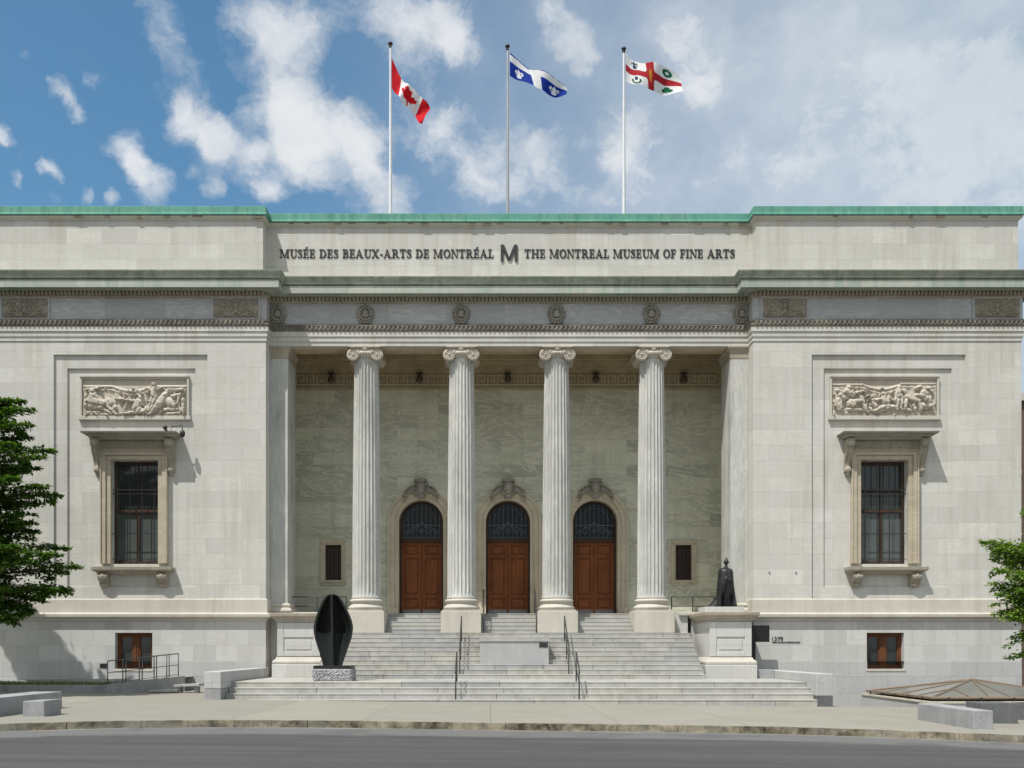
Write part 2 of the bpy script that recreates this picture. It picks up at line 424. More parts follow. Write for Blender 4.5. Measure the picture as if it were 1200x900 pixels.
CL = {k: cloth('flag_'+k, c) for k, c in dict(red=(.62, .012, .02), white=(.80, .80, .80), blue=(.008, .035, .30), dark_red=(.42, .02, .03), green=(.01, .13, .06),
                                              gold=(.55, .22, .02), dark_blue=(.02, .05, .10)).items()}


# ------------------------------------------------------------------ mesh helpers
def PX(px, y): return (px-VX)/F*y
def PZ(py, y): return EYE+(VY-py)/F*y
def zg(x): return -.0125*x                              # the pavement falls gently to the right


class MB:
    def __init__(s):
        s.v = []; s.f = []; s.m = []; s.cur = 0

    def add(s, vs, fs):
        o = len(s.v); s.v += [tuple(p) for p in vs]
        for f in fs:
            s.f.append([i+o for i in f]); s.m.append(s.cur)
        return s

    def quad(s, a, b, c, d): return s.add([a, b, c, d], [(0, 1, 2, 3)])

    def box(s, x0, x1, y0, y1, z0, z1):
        v = [(x0, y0, z0), (x1, y0, z0), (x1, y1, z0), (x0, y1, z0), (x0, y0, z1), (x1, y0, z1), (x1, y1, z1), (x0, y1, z1)]
        return s.add(v, [(0, 3, 2, 1), (4, 5, 6, 7), (0, 1, 5, 4), (1, 2, 6, 5), (2, 3, 7, 6), (3, 0, 4, 7)])

    def hexa(s, b4, t4):
        return s.add(list(b4)+list(t4), [(0, 3, 2, 1), (4, 5, 6, 7), (0, 1, 5, 4), (1, 2, 6, 5), (2, 3, 7, 6), (3, 0, 4, 7)])

    def prism_xz(s, poly, y0, y1):
        n = len(poly)
        v = [(x, y0, z) for x, z in poly]+[(x, y1, z) for x, z in poly]
        f = [tuple(range(n)), tuple(range(2*n-1, n-1, -1))]+[(i, i+n, (i+1) % n+n, (i+1) % n) for i in range(n)]
        return s.add(v, f)

    def prism_yz(s, poly, x0, x1):
        n = len(poly)
        v = [(x0, y, z) for y, z in poly]+[(x1, y, z) for y, z in poly]
        f = [tuple(range(n)), tuple(range(2*n-1, n-1, -1))]+[(i, i+n, (i+1) % n+n, (i+1) % n) for i in range(n)]
        return s.add(v, f)

    def lathe(s, prof, c, n=24, axis='z'):
        o = []
        for r, h in prof:
            for k in range(n):
                a = 2*math.pi*k/n
                if axis == 'z': o.append((c[0]+r*math.cos(a), c[1]+r*math.sin(a), c[2]+h))
                else: o.append((c[0]+r*math.cos(a), c[1]+h, c[2]+r*math.sin(a)))
        f = []
        for i in range(len(prof)-1):
            for k in range(n):
                f.append((i*n+k, i*n+(k+1) % n, (i+1)*n+(k+1) % n, (i+1)*n+k))
        f.append(tuple(range(n-1, -1, -1))); f.append(tuple(range((len(prof)-1)*n, len(prof)*n)))
        return s.add(o, f)

    def ell(s, c, r, n=10, m=6):
        o = [(c[0], c[1], c[2]-r[2])]
        for i in range(1, m):
            t = math.pi*i/m
            for k in range(n):
                a = 2*math.pi*k/n
                o.append((c[0]+r[0]*math.sin(t)*math.cos(a), c[1]+r[1]*math.sin(t)*math.sin(a), c[2]-r[2]*math.cos(t)))
        o.append((c[0], c[1], c[2]+r[2])); L = len(o)-1
        f = [(0, 1+(k+1) % n, 1+k) for k in range(n)]
        for i in range(m-2):
            for k in range(n):
                f.append((1+i*n+k, 1+i*n+(k+1) % n, 1+(i+1)*n+(k+1) % n, 1+(i+1)*n+k))
        f += [(L, 1+(m-2)*n+k, 1+(m-2)*n+(k+1) % n) for k in range(n)]
        return s.add(o, f)

    def tube(s, path, r, n=8):
        P = [Vector(p) for p in path]; o = []
        for i, p in enumerate(P):
            d = (P[min(i+1, len(P)-1)]-P[max(i-1, 0)])
            d = d.normalized() if d.length > 1e-9 else Vector((0, 0, 1))
            a = d.orthogonal().normalized() if abs(d.z) > .99 else d.cross(Vector((0, 0, 1))).normalized()
            if abs(d.y) > .99: a = Vector((1, 0, 0))
            b = d.cross(a).normalized()
            rr = r[i] if isinstance(r, (list, tuple)) else r
            o += [tuple(p+a*rr*math.cos(2*math.pi*k/n)+b*rr*math.sin(2*math.pi*k/n)) for k in range(n)]
        f = [(i*n+k, i*n+(k+1) % n, (i+1)*n+(k+1) % n, (i+1)*n+k) for i in range(len(P)-1) for k in range(n)]
        f += [tuple(range(n-1, -1, -1)), tuple(range((len(P)-1)*n, len(P)*n))]
        return s.add(o, f)

    def sweep(s, prof, path, closed=False, cap=True):
        """profile of (outward, z) carried along a plan path; outward is to the right of travel; corners are mitred"""
        n = len(path); rows = []
        def nrm(a, b):
            d = Vector((b[0]-a[0], b[1]-a[1])).normalized(); return Vector((d.y, -d.x))
        for i, p in enumerate(path):
            if closed:
                n1 = nrm(path[i-1], p); n2 = nrm(p, path[(i+1) % n])
            else:
                n1 = nrm(path[max(i-1, 0)], path[max(i-1, 0)+1]); n2 = nrm(path[min(i, n-2)], path[min(i, n-2)+1])
            mvec = (n1+n2)/(1+n1.dot(n2))
            rows.append([(p[0]+mvec.x*d, p[1]+mvec.y*d, z) for d, z in prof])
        k = len(prof); v = [q for r_ in rows for q in r_]; f = []
        for i in range(n if closed else n-1):
            j = (i+1) % n
            for a in range(k-1):
                f.append((i*k+a, j*k+a, j*k+a+1, i*k+a+1))
        if cap and not closed:
            f += [tuple(range(k)), tuple((n-1)*k+a for a in range(k-1, -1, -1))]
        return s.add(v, f)

    def holes(s, x0, x1, z0, z1, y, hs):
        """front sheet at depth y with rectangular openings (x0,x1,z0,z1,depth of reveal)"""
        xs = sorted({x0, x1, *[h[0] for h in hs], *[h[1] for h in hs]}); zs = sorted({z0, z1, *[h[2] for h in hs], *[h[3] for h in hs]})
        for i in range(len(xs)-1):
            for j in range(len(zs)-1):
                cx = (xs[i]+xs[i+1])/2; cz = (zs[j]+zs[j+1])/2
                if any(h[0] < cx < h[1] and h[2] < cz < h[3] for h in hs): continue
                s.quad((xs[i], y, zs[j]), (xs[i+1], y, zs[j]), (xs[i+1], y, zs[j+1]), (xs[i], y, zs[j+1]))
        for a, b, c, d, dep in hs:
            e = y+dep
            s.quad((a, y, c), (a, e, c), (a, e, d), (a, y, d)); s.quad((b, y, c), (b, y, d), (b, e, d), (b, e, c))
            s.quad((a, y, d), (a, e, d), (b, e, d), (b, y, d)); s.quad((a, y, c), (b, y, c), (b, e, c), (a, e, c))
        return s

    def build(s, name, mat, parent=None, smooth=False, bevel=0.0, recalc=True, angle=None):
        me = bpy.data.meshes.new(name); me.from_pydata(s.v, [], s.f)
        mats = mat if isinstance(mat, (list, tuple)) else [mat]
        for m_ in mats: me.materials.append(m_)
        if len(mats) > 1: me.polygons.foreach_set('material_index', s.m)
        if recalc:
            bm = bmesh.new(); bm.from_mesh(me); bmesh.ops.recalc_face_normals(bm, faces=bm.faces); bm.to_mesh(me); bm.free()
        o = bpy.data.objects.new(name, me); COL.objects.link(o)
        if smooth:
            me.polygons.foreach_set('use_smooth', [True]*len(me.polygons))
            if angle: me.set_sharp_from_angle(angle=R(angle))
        if bevel:
            b = o.modifiers.new('bevel', 'BEVEL'); b.width = bevel; b.segments = 2; b.limit_method = 'ANGLE'; b.angle_limit = R(40)
        if parent: adopt(o, parent)
        return o


def world_loc(o):
    v = Vector(o.location)
    while o.parent:
        v = v+o.matrix_parent_inverse.translation; o = o.parent; v = v+Vector(o.location)
    return v


def adopt(o, parent):
    o.parent = parent; o.matrix_parent_inverse = Matrix.Translation(-world_loc(parent))


def tag(o, label=None, cat=None, group=None, kind=None):
    if label: o['label'] = label
    if cat: o['category'] = cat
    if group: o['group'] = group
    if kind: o['kind'] = kind
    return o


def thing(name, label, cat, loc, group=None):
    o = bpy.data.objects.new(name, None); COL.objects.link(o); o.location = loc; o.empty_display_size = .2
    return tag(o, label, cat, group)


def part(name, parent, loc):
    o = bpy.data.objects.new(name, None); COL.objects.link(o); o.location = loc; o.empty_display_size = .2
    adopt(o, parent); return o


def copy_part(src, dx, label=None):
    """a copy of an assembled part and of its sub-parts, moved sideways"""
    c = src.copy(); COL.objects.link(c); c.matrix_parent_inverse = src.matrix_parent_inverse.copy(); c.location = Vector(src.location)+Vector((dx, 0, 0))
    if label: c['label'] = label
    for ch in [o for o in bpy.data.objects if o.parent == src]:
        d = ch.copy(); COL.objects.link(d); d.parent = c; d.matrix_parent_inverse = ch.matrix_parent_inverse.copy()
    return c


def heightfield(x0, x1, z0, z1, y, nx, nz, func):
    """carved panel: func gives the relief (metres towards the street) on a grid in 0..1 coordinates"""
    u, w = np.meshgrid(np.linspace(0, 1, nx), np.linspace(0, 1, nz))
    h = func(u, w)
    h[0, :] = h[-1, :] = 0; h[:, 0] = h[:, -1] = 0
    b = MB()
    b.v = [(x0+(x1-x0)*u[j, i], y-h[j, i], z0+(z1-z0)*w[j, i]) for j in range(nz) for i in range(nx)]
    b.f = [[j*nx+i, j*nx+i+1, (j+1)*nx+i+1, (j+1)*nx+i] for j in range(nz-1) for i in range(nx-1)]; b.m = [0]*len(b.f)
    return b


def capsules(u, w, caps, asp):
    h = np.zeros_like(u); U = u*asp
    for (x1, z1, x2, z2, r1, r2, hh) in caps:
        ax, az, bx, bz = x1*asp, z1, x2*asp, z2
        dx, dz = bx-ax, bz-az; L2 = dx*dx+dz*dz+1e-9
        t = np.clip(((U-ax)*dx+(w-az)*dz)/L2, 0, 1)
        d = np.hypot(U-ax-t*dx, w-az-t*dz); r = r1+(r2-r1)*t
        h = np.maximum(h, hh*np.sqrt(np.clip(1-(d/r)**2, 0, 1)))
    return h


# ------------------------------------------------------------------ ground, road, pavement
KERB = [(-900, 859), (-420, 857), (-150, 853), (0, 848.4), (130, 845), (260, 843.9), (420, 845), (580, 847.4), (740, 849.3), (910, 851.9), (970, 853.6), (1085, 857.6), (1200, 862), (1330, 868), (1700, 882), (2300, 897)]
kp = []
for px, py in KERB:
    y = 21.0
    for _ in range(20):
        y = (EYE-zg(PX(px, y)))*F/(py-VY)
    kp.append((PX(px, y), y))
def kerb_y(x):
    for (a, b), (c, d) in zip(kp, kp[1:]):
        if a <= x <= c: return b+(d-b)*(x-a)/(c-a)
    return kp[0][1] if x < kp[0][0] else kp[-1][1]

STEP_Y0 = 29.05
def back_y(x, left=False):
    if x < 10.52 or (left and x <= 10.52): return 37.0
    if x < 13.4 or (left and x <= 13.4): return 29.62
    return 29.02

g = MB(); g.quad((-2500, -2500, -1.35), (2500, -2500, -1.35), (2500, 2500, -1.35), (-2500, 2500, -1.35))
tag(g.build('ground', M['soil'], recalc=False), kind='structure')

xs = [kp[0][0]-25]+[kp[0][0]+(kp[-1][0]-kp[0][0])*i/90 for i in range(91)]+[kp[-1][0]+25]
xs = sorted(set([round(x, 3) for x in xs]+[10.52, 13.4]))
w = MB()
for a, b in zip(xs, xs[1:]):
    m_ = (a+b)/2; bk = 37.0 if m_ < 10.52 else (29.62 if m_ < 13.4 else 29.02)
    w.quad((a, kerb_y(a)+.02, zg(a)), (b, kerb_y(b)+.02, zg(b)), (b, bk, zg(b)), (a, bk, zg(a)))
    if bk < 30: w.quad((a, bk, zg(a)), (b, bk, zg(b)), (b, bk, -1.4), (a, bk, -1.4))
w.quad((10.52, 29.62, zg(10.52)), (10.52, 37, zg(10.52)), (10.52, 37, -1.4), (10.52, 29.62, -1.4))
w.quad((13.4, 29.02, zg(13.4)), (13.4, 29.62, zg(13.4)), (13.4, 29.62, -1.4), (13.4, 29.02, -1.4))
tag(w.build('sidewalk', M['walk'], recalc=False), kind='structure')

# kerb stones, each with a slightly worn edge
kb = MB(); x = kp[0][0]; rr = random.Random(3)
while x < kp[-1][0]:
    L = rr.uniform(1.1, 1.9); b_ = x+L-.012; n = 4
    for i in range(n):
        a1 = x+(b_-x)*i/n; a2 = x+(b_-x)*(i+1)/n
        y1, y2 = kerb_y(a1), kerb_y(a2); q1 = .0; q2 = .0
        wv = [rr.uniform(0, .018) for _ in range(2)]
        kb.hexa([(a1, y1-.13+wv[0], zg(a1)-.22), (a2, y2-.13+wv[1], zg(a2)-.22), (a2, y2+.03, zg(a2)-.22), (a1, y1+.03, zg(a1)-.22)],
                [(a1, y1-.11+wv[0], zg(a1)+.006), (a2, y2-.11+wv[1], zg(a2)+.006), (a2, y2+.03, zg(a2)+.008), (a1, y1+.03, zg(a1)+.008)])
    x += L
tag(kb.build('kerb', M['kerb']), kind='structure')

rd = MB(); offs = [0.0, .25, .6, 1.2, 1.8, 2.4, 4, 8, 16, 30]; uvs = []
for a, b in zip(xs, xs[1:]):
    for o1, o2 in zip(offs, offs[1:]):
        rd.quad((a, kerb_y(a)-o1, zg(a)-.145), (a, kerb_y(a)-o2, zg(a)-.145), (b, kerb_y(b)-o2, zg(b)-.145), (b, kerb_y(b)-o1, zg(b)-.145))
        uvs += [(a, o1), (a, o2), (b, o2), (b, o1)]
ro = rd.build('road', M['asphalt'], recalc=False)
ul = ro.data.uv_layers.new(name='UVMap')
for i, l in enumerate(ro.data.loops): ul.data[i].uv = uvs[i]
tag(ro, kind='structure')
fw = MB()
for a, b in zip(xs, xs[1:]):
    fw.quad((a, kerb_y(a)-30, zg(a)), (b, kerb_y(b)-30, zg(b)), (b, kerb_y(b)-34, zg(b)), (a, kerb_y(a)-34, zg(a)))
    fw.quad((a, kerb_y(a)-30, zg(a)), (b, kerb_y(b)-30, zg(b)), (b, kerb_y(b)-30, zg(b)-.2), (a, kerb_y(a)-30, zg(a)-.2))
tag(fw.build('far_sidewalk', M['walk'], recalc=False), kind='structure')


# ------------------------------------------------------------------ the museum
YW, YP, YB, XC = 35.2, 35.8, 39.8, .70          # wing front, portico front, portico back wall, axis of symmetry
XI, XO = 9.03, 18.97                            # inner and outer ends of a wing, from the axis
def zw(py, d=0.0): return PZ(py, YW-d)
museum = thing('museum_building', 'neoclassical white marble museum with four fluted columns and green copper roof edge', 'museum', (XC, YW, 0))

XL1, XL0, XR0, XR1 = XC-XO-.6, XC-XI, XC+XI, XC+XO
ENT = [(XL1, 50), (XL1, YW), (XL0, YW), (XL0, YP), (XR0, YP), (XR0, YW), (XR1, YW), (XR1, 50)]
Z_ARCH = zw(399.5, .03)

# walls of the two wings, with nested sunk panels and openings
ZLED = zw(719, .2)
WD = 13.93                                       # window axis from the centre
z_o, z_i = zw(415.5), zw(431)
win = (WD-.875, WD+.875, zw(660.5), zw(538.6))
for s in (-1, 1):
    def rx(a, b): return (XC+a, XC+b) if s > 0 else (XC-b, XC-a)
    wl = MB()
    o0, o1 = rx(11.2, 16.9); i0, i1 = rx(11.67, 16.43); w0, w1 = rx(win[0], win[1]); f0, f1 = rx(XI, XO) if s > 0 else (XL1, XL0)
    wl.holes(f0, f1, ZLED-.02, Z_ARCH+.25, YW, [(o0, o1, zw(703), z_o, .08)])
    wl.holes(o0, o1, zw(703), z_o, YW+.08, [(i0, i1, zw(688), z_i, .07)])
    wl.holes(i0, i1, zw(688), z_i, YW+.15, [(w0, w1, win[2], win[3], .42)])
    xi = f0 if s > 0 else f1; xo = f1 if s > 0 else f0
    wl.quad((xi, YW, -1.4), (xi, 37.6, -1.4), (xi, 37.6, 15.4), (xi, YW, 15.4))
    wl.quad((xo, YW, -1.4), (xo, 50, -1.4), (xo, 50, 15.4), (xo, YW, 15.4))
    wl.build('wall', M['wall'], museum, recalc=False)
    b0, b1 = rx(WD-.69, WD+.69)
    bw = MB(); bw.holes(f0, f1, zw(775), ZLED, YW, [(b0, b1, zw(784), zw(741.5), .4)] if zw(784) > zw(775) else [(b0, b1, zw(775), zw(741.5), .4)])
    bw.build('base_wall', M['base'], museum, recalc=False)
    gb = MB(); gb.holes(f0, f1, -1.4, zw(775), YW-.03, [(b0, b1, zw(784), zw(775), .43)])
    gb.quad((f0, YW-.03, zw(775)), (b0, YW-.03, zw(775)), (b0, YW, zw(775)), (f0, YW, zw(775))); gb.quad((b1, YW-.03, zw(775)), (f1, YW-.03, zw(775)), (f1, YW, zw(775)), (b1, YW, zw(775)))
    gb.build('granite_base', M['granite'], museum, recalc=False)
    path = [(XR0, 37), (XR0, YW), (XR1, YW), (XR1, 50)] if s > 0 else [(XL1, 50), (XL1, YW), (XL0, YW), (XL0, 37)]
    lg = MB()
    lg.sweep([(0, ZLED-.30), (.05, ZLED-.26), (.06, ZLED-.20), (.14, ZLED-.15), (.20, ZLED-.12), (.21, ZLED-.02), (.16, ZLED+.0), (.07, ZLED+.03), (.065, ZLED+.05), (.065, zw(703)), (.05, zw(702)), (0, zw(701.5))], path)
    lg.build('ledge', M['trim'], museum)

# entablature: one moulding profile after the other carried along the whole front
z = lambda y, d=0: zw(y, d)
ar = MB(); ar.sweep([(-.4, Z_ARCH), (.03, Z_ARCH), (.03, z(394.6, .03)), (.06, z(394.2, .06)), (.06, z(388.4, .06)), (.095, z(388, .095)), (.095, z(382.3, .09)), (-.4, z(382.2, .09))], ENT)
ar.build('architrave', M['wall'], museum)
cb = MB(); zc0, zc1 = z(382.3, .09), z(373.2, .2)
cb.sweep([(-.4, zc0), (.11, zc0), (.13, zc0+.05), (.135, zc0+.18), (.165, zc1-.06), (.165, zc1), (-.4, zc1+.01)], ENT)
def along_front(step):
    """points along the street faces of the wings and the portico"""
    for (xa, ya), (xb, yb) in ((ENT[1], ENT[2]), (ENT[3], ENT[4]), (ENT[5], ENT[6])):
        n = int((xb-xa)/step)
        for i in range(n): yield xa+(xb-xa)*(i+.5)/n, ya
for x_, y_ in along_front(.17):
    cb.ell((x_, y_-.145, (zc0+zc1)/2), (.055, .035, .085), 6, 4)
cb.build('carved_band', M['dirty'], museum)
fr = MB(); fr.sweep([(-.4, zc1), (.03, zc1), (.03, z(348.3, .03)), (-.4, z(348.2, .03))], ENT); fr.build('frieze', M['frieze'], museum)
zd0, zd1 = z(347.8, .1), z(339.5, .3)
dn = MB(); dn.sweep([(-.4, zd0-.02), (.07, zd0-.02), (.10, zd0+.02), (.10, zd1), (-.4, zd1+.01)], ENT)
for x_, y_ in along_front(.142):
    dn.box(x_-.044, x_+.044, y_-.225, y_-.09, zd0+.05, zd1-.01)
dn.build('dentil_course', M['brown'], museum)
co = MB(); zc = zd1
co.sweep([(-.4, zc), (.28, zc), (.30, zc+.07), (.33, zc+.08), (.58, zc+.03), (.60, z(336.3, .6)), (.60, z(329, .6)), (-.4, z(328.9, .6))], ENT); co.build('corona', M['corona'], museum)
cy = MB(); q = z(329, .6)
cy.sweep([(-.4, q), (.61, q), (.615, q+.035), (.55, q+.04), (.555, q+.075), (.62, q+.085), (.63, z(325.3, .63)), (.65, z(324.8, .65)), (.66, z(322.5, .66)), (.70, z(319.5, .7)), (.735, z(317, .73)), (.74, z(315.8, .74)), (.2, z(315.8, .74)+.09), (-.4, z(315.8, .74)+.1)], ENT)
cy.build('cornice', M['cyma'], museum)

# attic with coping and copper edge
ATT = [(XL1+.1, 50), (XL1+.1, YW+.04), (XL0-.12, YW+.04), (XL0-.12, YP+.04), (XR0+.12, YP+.04), (XR0+.12, YW+.04), (XR1-.1, YW+.04), (XR1-.1, 50)]
za0, za1 = z(316), zw(258.2)
at = MB(); at.sweep([(-.3, za0-.1), (0, za0-.1), (0, za1), (-.3, za1)], ATT); at.build('attic_wall', M['wall'], museum)
cp = MB(); cp.sweep([(-.3, za1), (.03, za1), (.05, za1+.04), (.10, za1+.07), (.12, za1+.10), (.12, zw(252.2, .1)), (-.3, zw(252.2, .1))], ATT); cp.build('coping', M['trim'], museum)
zk = zw(251.8, .1)
cu = MB(); cu.sweep([(-.3, zk), (.15, zk), (.165, zk+.02), (.16, zk+.06), (.14, zk+.10), (.13, zw(241.2, .12)), (.10, zw(240.8, .1)), (-.6, zw(240.4, .1))], ATT); cu.build('copper_edge', M['copper'], museum)
rs = random.Random(5)
for x_, y_ in along_front(.55):
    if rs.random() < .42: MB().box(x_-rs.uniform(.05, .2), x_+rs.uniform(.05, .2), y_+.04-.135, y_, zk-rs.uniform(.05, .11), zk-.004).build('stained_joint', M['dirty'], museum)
rf = MB(); rf.box(XL1+.3, XR1-.3, YP+.4, 60, 17.3, 17.6); rf.box(XL1+.3, XR1-.3, 49.5, 50, -1.3, 17.4); rf.build('roof', M['roofing'], museum)

# portico: podium, floor, back wall, ceiling
ZF = 3.03
doors = [.728-3.647, .728, .728+3.647]
pw = MB(); hs = []
DW, DZC = .93, PZ(612, YB)
for dx in doors: hs.append((dx-1.42, dx+1.42, ZF, DZC+1.45, 0))
SW = []
for dx in (PX(390.5, YB), PX(801, YB)):
    SW.append(dx); hs.append((dx-.34, dx+.34, PZ(680, YB), PZ(638.5, YB), .3))
pw.holes(XL0, XR0, ZF, 14.2, YB, hs)
N = 20
for dx in doors:                                   # wall around the round arches
    top = DZC+1.45
    arc = [(dx+1.38*math.cos(math.pi*k/N), DZC+1.38*math.sin(math.pi*k/N)) for k in range(N+1)]
    for (xa, za), (xb, zb) in zip(arc, arc[1:]):
        pw.quad((xa, YB, za), (xb, YB, zb), (xb, YB, top), (xa, YB, top))
    pw.quad((dx-1.42, YB, ZF), (dx-1.38, YB, ZF), (dx-1.38, YB, top), (dx-1.42, YB, top)); pw.quad((dx+1.38, YB, ZF), (dx+1.42, YB, ZF), (dx+1.42, YB, top), (dx+1.38, YB, top))
for x_, e in ((XL0, 1), (XR0, -1)):
    pw.quad((x_, 37.4, ZF), (x_, YB, ZF), (x_, YB, 14.2), (x_, 37.4, 14.2))
pw.build('portico_wall', M['portico'], museum, recalc=False)
# base mould of the back wall, between the openings
for a, b in ((XL0+.01, doors[0]-1.39), (doors[0]+1.39, doors[1]-1.39), (doors[1]+1.39, doors[2]-1.39), (doors[2]+1.39, XR0-.01)):
    wb = MB(); wb.box(a, b, YB-.06, YB, ZF+.2, ZF+.42); wb.box(a, b, YB-.09, YB, ZF, ZF+.2); wb.build('wall_base', M['portico'], museum, bevel=.02)
pf = MB(); pf.box(XL0+.01, XR0-.01, 37.12, YB+.9, ZF-.2, ZF); pf.build('portico_floor', M['step2'], museum)
for a, b in ((XL0+.01, XC-6.9), (XC+6.9, XR0-.01)): MB().box(a, b, 35.92, 37.5, -1, ZF-.004).build('podium', M['base'], museum)
for a, b in ((XL0+.02, XC-6.4), (XC+6.4, XR0-.02)): MB().box(a, b, 35.78, 36.0, ZF-.13, ZF).build('podium_ledge', M['trim'], museum, bevel=.02)
cl = MB()
cl.box(XL0+.01, XR0-.01, YP+.05, YP+1.0, Z_ARCH+.012, 15); cl.box(XL0+.01, XR0-.01, YP+1.0, YB+.2, 14.05, 14.4)
for d in (.09, .20): cl.box(XL0+.3, XR0-.3, YP+d, YP+d+.035, Z_ARCH-.02, Z_ARCH+.05); cl.box(XL0+.3, XR0-.3, YP+.95-d, YP+.985-d, Z_ARCH-.02, Z_ARCH+.05)
for px in (429.6, 541.1, 652.4, 763.5):            # cross beams from column to wall
    x_ = PX(px, 36.3); cl.box(x_-.4, x_+.4, YP+1.0, YB, 13.55, 14.1)
cl.build('ceiling', M['ceiling'], museum, bevel=.02)
we = MB(); zk0, zk1 = PZ(455.5, YB), PZ(436.5, YB)
we.box(XL0+.02, XR0-.02, YB-.05, YB+.05, zk0, zk1); we.box(XL0+.02, XR0-.02, YB-.10, YB, zk0-.05, zk0+.035); we.box(XL0+.02, XR0-.02, YB-.11, YB, zk1-.03, zk1+.08)
we.box(XL0+.02, XR0-.02, YB-.16, YB, zk1+.08, zk1+.33); we.box(XL0+.02, XR0-.02, YB-.24, YB, zk1+.33, zk1+.45); we.box(XL0+.02, XR0-.02, YB-.34, YB, zk1+.45, 14.06)
kz0, kz1 = zk0+.12, zk1-.12; kh = kz1-kz0; x_ = XL0+.2; yk = YB-.105; we.build('wall_cornice', M['ceiling'], museum); we = MB()
while x_ < XR0-.6:                                 # fret
    L = .42; t = .055
    we.box(x_, x_+t, yk, YB, kz0, kz1); we.box(x_+t, x_+L-.09, yk, YB, kz1-t, kz1); we.box(x_+L-.09-t, x_+L-.09, yk, YB, kz0+.12, kz1-t)
    we.box(x_+.14, x_+L-.09-t, yk, YB, kz0+.12, kz0+.12+t); we.box(x_+.14, x_+.14+t, yk, YB, kz0+.175, kz0+.28); we.box(x_+t, x_+L, yk, YB, kz0, kz0+t)
    x_ += L
we.build('fret', M['cream_stone'], museum)
for px in (388, 491.5, 595, 698.5, 801.5):         # fixed lamps above the fret
    x_ = PX(px, YB-.3); zl = PZ(442, YB-.3)
    l = MB(); l.box(x_-.13, x_+.13, YB-.34, YB-.05, zl+.16, zl+.21); l.lathe([(.05, .15), (.06, .06), (.12, .02), (.15, -.10), (.13, -.16), (.05, -.22)], (x_, YB-.26, zl), 14)
    so = l.build('spotlight', M['lamp_metal'], museum, smooth=True, angle=40)
    l = MB(); l.ell((x_, YB-.36, zl-.06), (.05, .05, .06)); l.build('lamp_glass', M['scroll'], so, smooth=True)

# end pilasters
for s in (-1, 1):
    xin = XC+s*8.36; xou = XC+s*(XI-.003); a, b = min(xin, xou), max(xin, xou)
    p = part('pilaster', museum, (xin, YP, ZF))
    m_ = MB(); m_.box(a, b, YP+.06, YP+1.5, ZF, Z_ARCH-.4); m_.build('pilaster_shaft', M['column'], p, bevel=.015)
    path = [(xin, YP+1.5), (xin, YP+.06), (xou, YP+.06)] if s > 0 else [(xou, YP+.06), (xin, YP+.06), (xin, YP+1.5)]
    m_ = MB(); zt = Z_ARCH
    prof = [(-.1, zt-.44), (.015, zt-.44), (.02, zt-.40), (.03, zt-.24), (.05, zt-.22), (.07, zt-.14), (.11, zt-.10), (.13, zt-.05), (.13, zt-.012), (-.1, zt-.012)]
    m_.sweep(prof, path if s < 0 else [(xin, YP+1.5), (xin, YP+.06), (xou, YP+.06)]) if s < 0 else m_.sweep(prof, [(xin, YP+1.5), (xin, YP+.06), (xou, YP+.06)])
    m_.build('pilaster_capital', M['brown'], p)
    m_ = MB()
    prof = [(-.1, ZF), (.14, ZF), (.17, ZF+.05), (.15, ZF+.13), (.08, ZF+.17), (.08, ZF+.21), (.11, ZF+.25), (.10, ZF+.30), (.03, ZF+.34), (-.1, ZF+.36)]
    m_.sweep(prof, [(xin, YP+1.5), (xin, YP+.06), (xou, YP+.06)] if s > 0 else [(xou, YP+.06), (xin, YP+.06), (xin, YP+1.5)])
    m_.build('pilaster_base', M['trim'], p)

# columns: pedestal, base, fluted shaft, Ionic capital
YC = 36.3
cx0 = PX(429.6, YC); CS = (PX(763.5, YC)-cx0)/3
zped, zb0, zb1, zs1 = 2.243, PZ(714.7, YC-.5), PZ(700.5, YC-.5), PZ(420, YC-.45)
col = part('column', museum, (cx0, YC, zped))
m_ = MB(); m_.box(cx0-.755, cx0+.755, YC-.73, YC+.755, zped, zb0-.05); m_.box(cx0-.70, cx0+.70, YC-.70, YC+.70, zb0-.05, zb0); m_.build('pedestal', M['trim'], col, bevel=.02)
m_ = MB(); H_ = zb1-zb0
def torus(r, h0, h1, k=6): return [(r+(h1-h0)/2*math.sin(math.pi*i/k), h0+(h1-h0)*i/k) for i in range(k+1)]
m_.lathe([(.40, 0)]+torus(.60, 0, H_*.40)+[(.585, H_*.46), (.56, H_*.52), (.565, H_*.60)]+torus(.575, H_*.62, H_*.92)+[(.555, H_*.94), (.555, H_), (.4, H_)], (cx0, YC, zb0), 48)
m_.build('column_base', M['trim'], col, smooth=True, angle=50)
m_ = MB(); NF, NP = 24, 8; prof = []; lv = 16
RB, RT = .545, .462
for i in range(lv+1):
    t = i/lv; r = RB-(RB-RT)*(t**1.7); prof.append((r, zb1+(zs1-zb1)*t, 0 if (i == 0 or i == lv) else 1))
prof.insert(1, (RB+.0, zb1+.10, 0)); prof.insert(2, (RB, zb1+.22, 1)); prof.insert(-1, (RT+.001, zs1-.18, 1)); prof.insert(-1, (RT, zs1-.08, 0))
vs = []
for r, zz, fl in prof:
    for k in range(NF*NP):
        t = (k % NP)/NP*1.0; dep = 0
        u_ = (t-.09)/.82
        if 0 < u_ < 1: dep = .052*math.sqrt(1-(2*u_-1)**2)*fl
        a = 2*math.pi*k/(NF*NP); rr_ = (r+(.03 if zz in (zb1,) else 0))-dep
        vs.append((cx0+rr_*math.cos(a), YC+rr_*math.sin(a), zz))
n_ = NF*NP
m_.add(vs, [(i*n_+k, i*n_+(k+1) % n_, (i+1)*n_+(k+1) % n_, (i+1)*n_+k) for i in range(len(prof)-1) for k in range(n_)])
m_.build('shaft', M['column'], col, smooth=True, angle=28)
m_ = MB(); zt = Z_ARCH-.002
